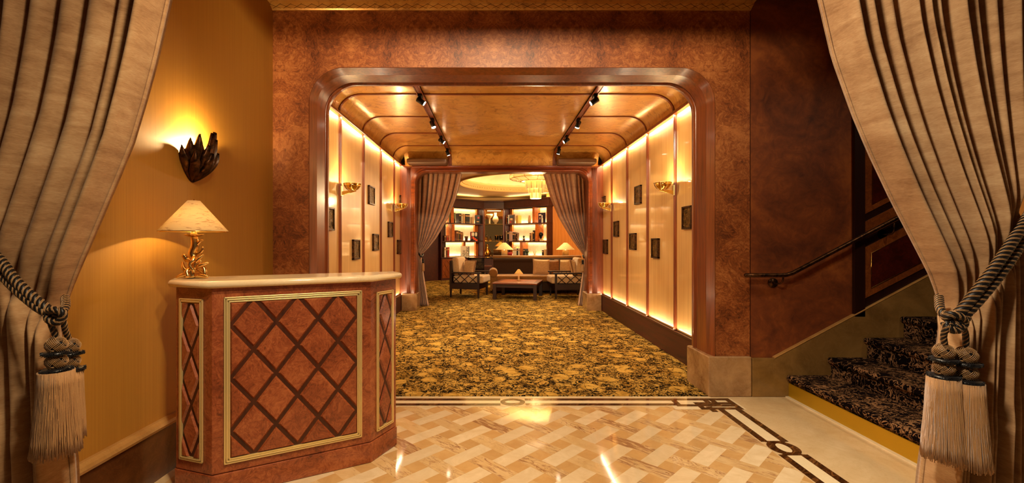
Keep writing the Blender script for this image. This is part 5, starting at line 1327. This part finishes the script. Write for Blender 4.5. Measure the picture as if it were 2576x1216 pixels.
# coffee table
tb = thing('coffee_table', 'low dark wooden coffee table with inset top between armchairs and sofa', 'coffee table', (.56, 10.42, .006), -.23)
obj('tabletop', sbox(-.50, .50, -.52, .52, .345, .375), 'mahogany_x', tb, bevel=.006)
obj('inset', sbox(-.40, .40, -.42, .42, .3752, .3775), 'lounge_burl', tb)
obj('apron', sbox(-.46, .46, -.48, .48, .27, .344), 'dark_wood', tb)
for x in (-.45, .45):
    for y in (-.47, .47): obj('leg', sbox(x-.038, x+.038, y-.038, y+.038, 0, .344), 'dark_wood', tb, bevel=.004)
def simple_lamp(label, loc, hs, rb, rt, hb, base, e):
    t = thing('table_lamp', label, 'lamp', loc)
    x, y, z = loc; zs = z+hb
    obj('lamp_shade', MB().lathe([(rb, zs-z), (rt, zs-z+hs), (rt*1.06, zs-z+hs), (rb*1.03, zs-z)], loc, 32), 'shade', t, world=True)
    obj('lamp_base', MB().lathe(base, loc, 16), 'ceramic', t, world=True)
    mb = MB(); mb.ball((x, y, zs+hs*.35), .022, 10, 7); mb.tube([(x, y, z+base[-2][1]), (x, y, zs+hs*.35)], .005, 6); obj('bulb', mb, 'lamp_emit', t, world=True)
    light('POINT', (x, y, zs+hs*.32), e, (1,.72,.36), size=.02, name='lamp_light')
simple_lamp('tiny cream shaded lamp standing on the coffee table', (gl(1305, 10.55), 10.55, .384), .115, .105, .018, .15, [(.001,0), (.045,0), (.045,.012), (.024,.02), (.022,.08), (.018,.15), (.001,.155)], E_SMALL*.35)
cb = thing('console_table', 'dark console table behind the sofa carrying two lamps', 'console table', (1.12, 12.42, .006))
obj('tabletop', sbox(-1.15, 1.15, -.16, .16, .76, .79), 'dark_mahogany', cb, bevel=.004)
for x in (-1.1, 1.1):
    for y in (-.12, .12): obj('leg', sbox(x-.025, x+.025, y-.025, y+.025, 0, .76), 'dark_mahogany', cb)
BP = [(.001,0), (.085,0), (.085,.25), (.04,.26), (.001,.26)]
simple_lamp('cream shaded lamp behind the left half of the sofa', (gl(1269, 12.4), 12.42, .797), .19, .245, .04, .27, BP, E_SMALL)
simple_lamp('cream shaded lamp behind the right end of the sofa', (gl(1423, 12.4), 12.42, .797), .19, .25, .04, .27, BP, E_SMALL)
# black lacquer desk in front of the left bookcase
bd = thing('writing_desk', 'black lacquered desk with open side shelf behind the left armchair', 'desk', (gl(1207, 13.6), 13.6, .006))
obj('top', sbox(-.42, .42, -.28, .28, .78, .81), 'black_lacquer', bd, bevel=.008)
obj('body', sbox(-.36, .14, -.24, .24, .10, .78), 'black_lacquer', bd, bevel=.008)
obj('door', sbox(-.34, .12, -.255, -.24, .14, .70), 'black_lacquer', bd, bevel=.006)
obj('side_panel', sbox(.36, .39, -.24, .24, 0, .78), 'dark_mahogany', bd, bevel=.003)
for z in (.30, .54): obj('shelf', sbox(.14, .36, -.24, .24, z, z+.02), 'mahogany_x', bd)
obj('foot', sbox(-.34, .12, -.2, .2, 0, .10), 'black_lacquer', bd)

# ================================================================== LIGHT, CAMERA, VIEW
# unseen fill spots added under the hall ceiling, without fixtures
for x, y, e, tg, sp, *cc_ in HALL_FILL:
    light('SPOT', (x, y, 3.33), e, cc_[0] if cc_ else (1,.78,.49), tg, .16 if cc_ else .06, spot=sp, blend=.9, name='hall_fill_spot')
w = bpy.data.worlds.new('world'); bpy.context.scene.world = w; w.use_nodes = True
w.node_tree.nodes['Background'].inputs[0].default_value = (1,.70,.42,1); w.node_tree.nodes['Background'].inputs[1].default_value = AMB
cam = bpy.data.cameras.new('camera'); co = bpy.data.objects.new('camera', cam); C.objects.link(co)
co.location = (0, 0, EYE); co.rotation_euler = (PI/2, 0, 0); cam.sensor_width = 36; cam.lens = F/2576*36
cam.shift_x = (1288-VX)/2576; cam.shift_y = -(608-VY)/2576; cam.clip_start = .02
sc = bpy.context.scene; sc.camera = co
vs_ = sc.view_settings; vs_.view_transform = 'Standard'; vs_.look = 'None'; vs_.exposure = EXPO; vs_.gamma = 1; vs_.use_curve_mapping = False
cy_ = sc.cycles; cy_.use_denoising = True; cy_.use_adaptive_sampling = True; cy_.adaptive_threshold = .02; cy_.max_bounces = 6; cy_.diffuse_bounces = 4; cy_.glossy_bounces = 4; cy_.transmission_bounces = 6; cy_.sample_clamp_indirect = 6; cy_.caustics_reflective = False; cy_.caustics_refractive = False
cy_.blur_glossy = .5
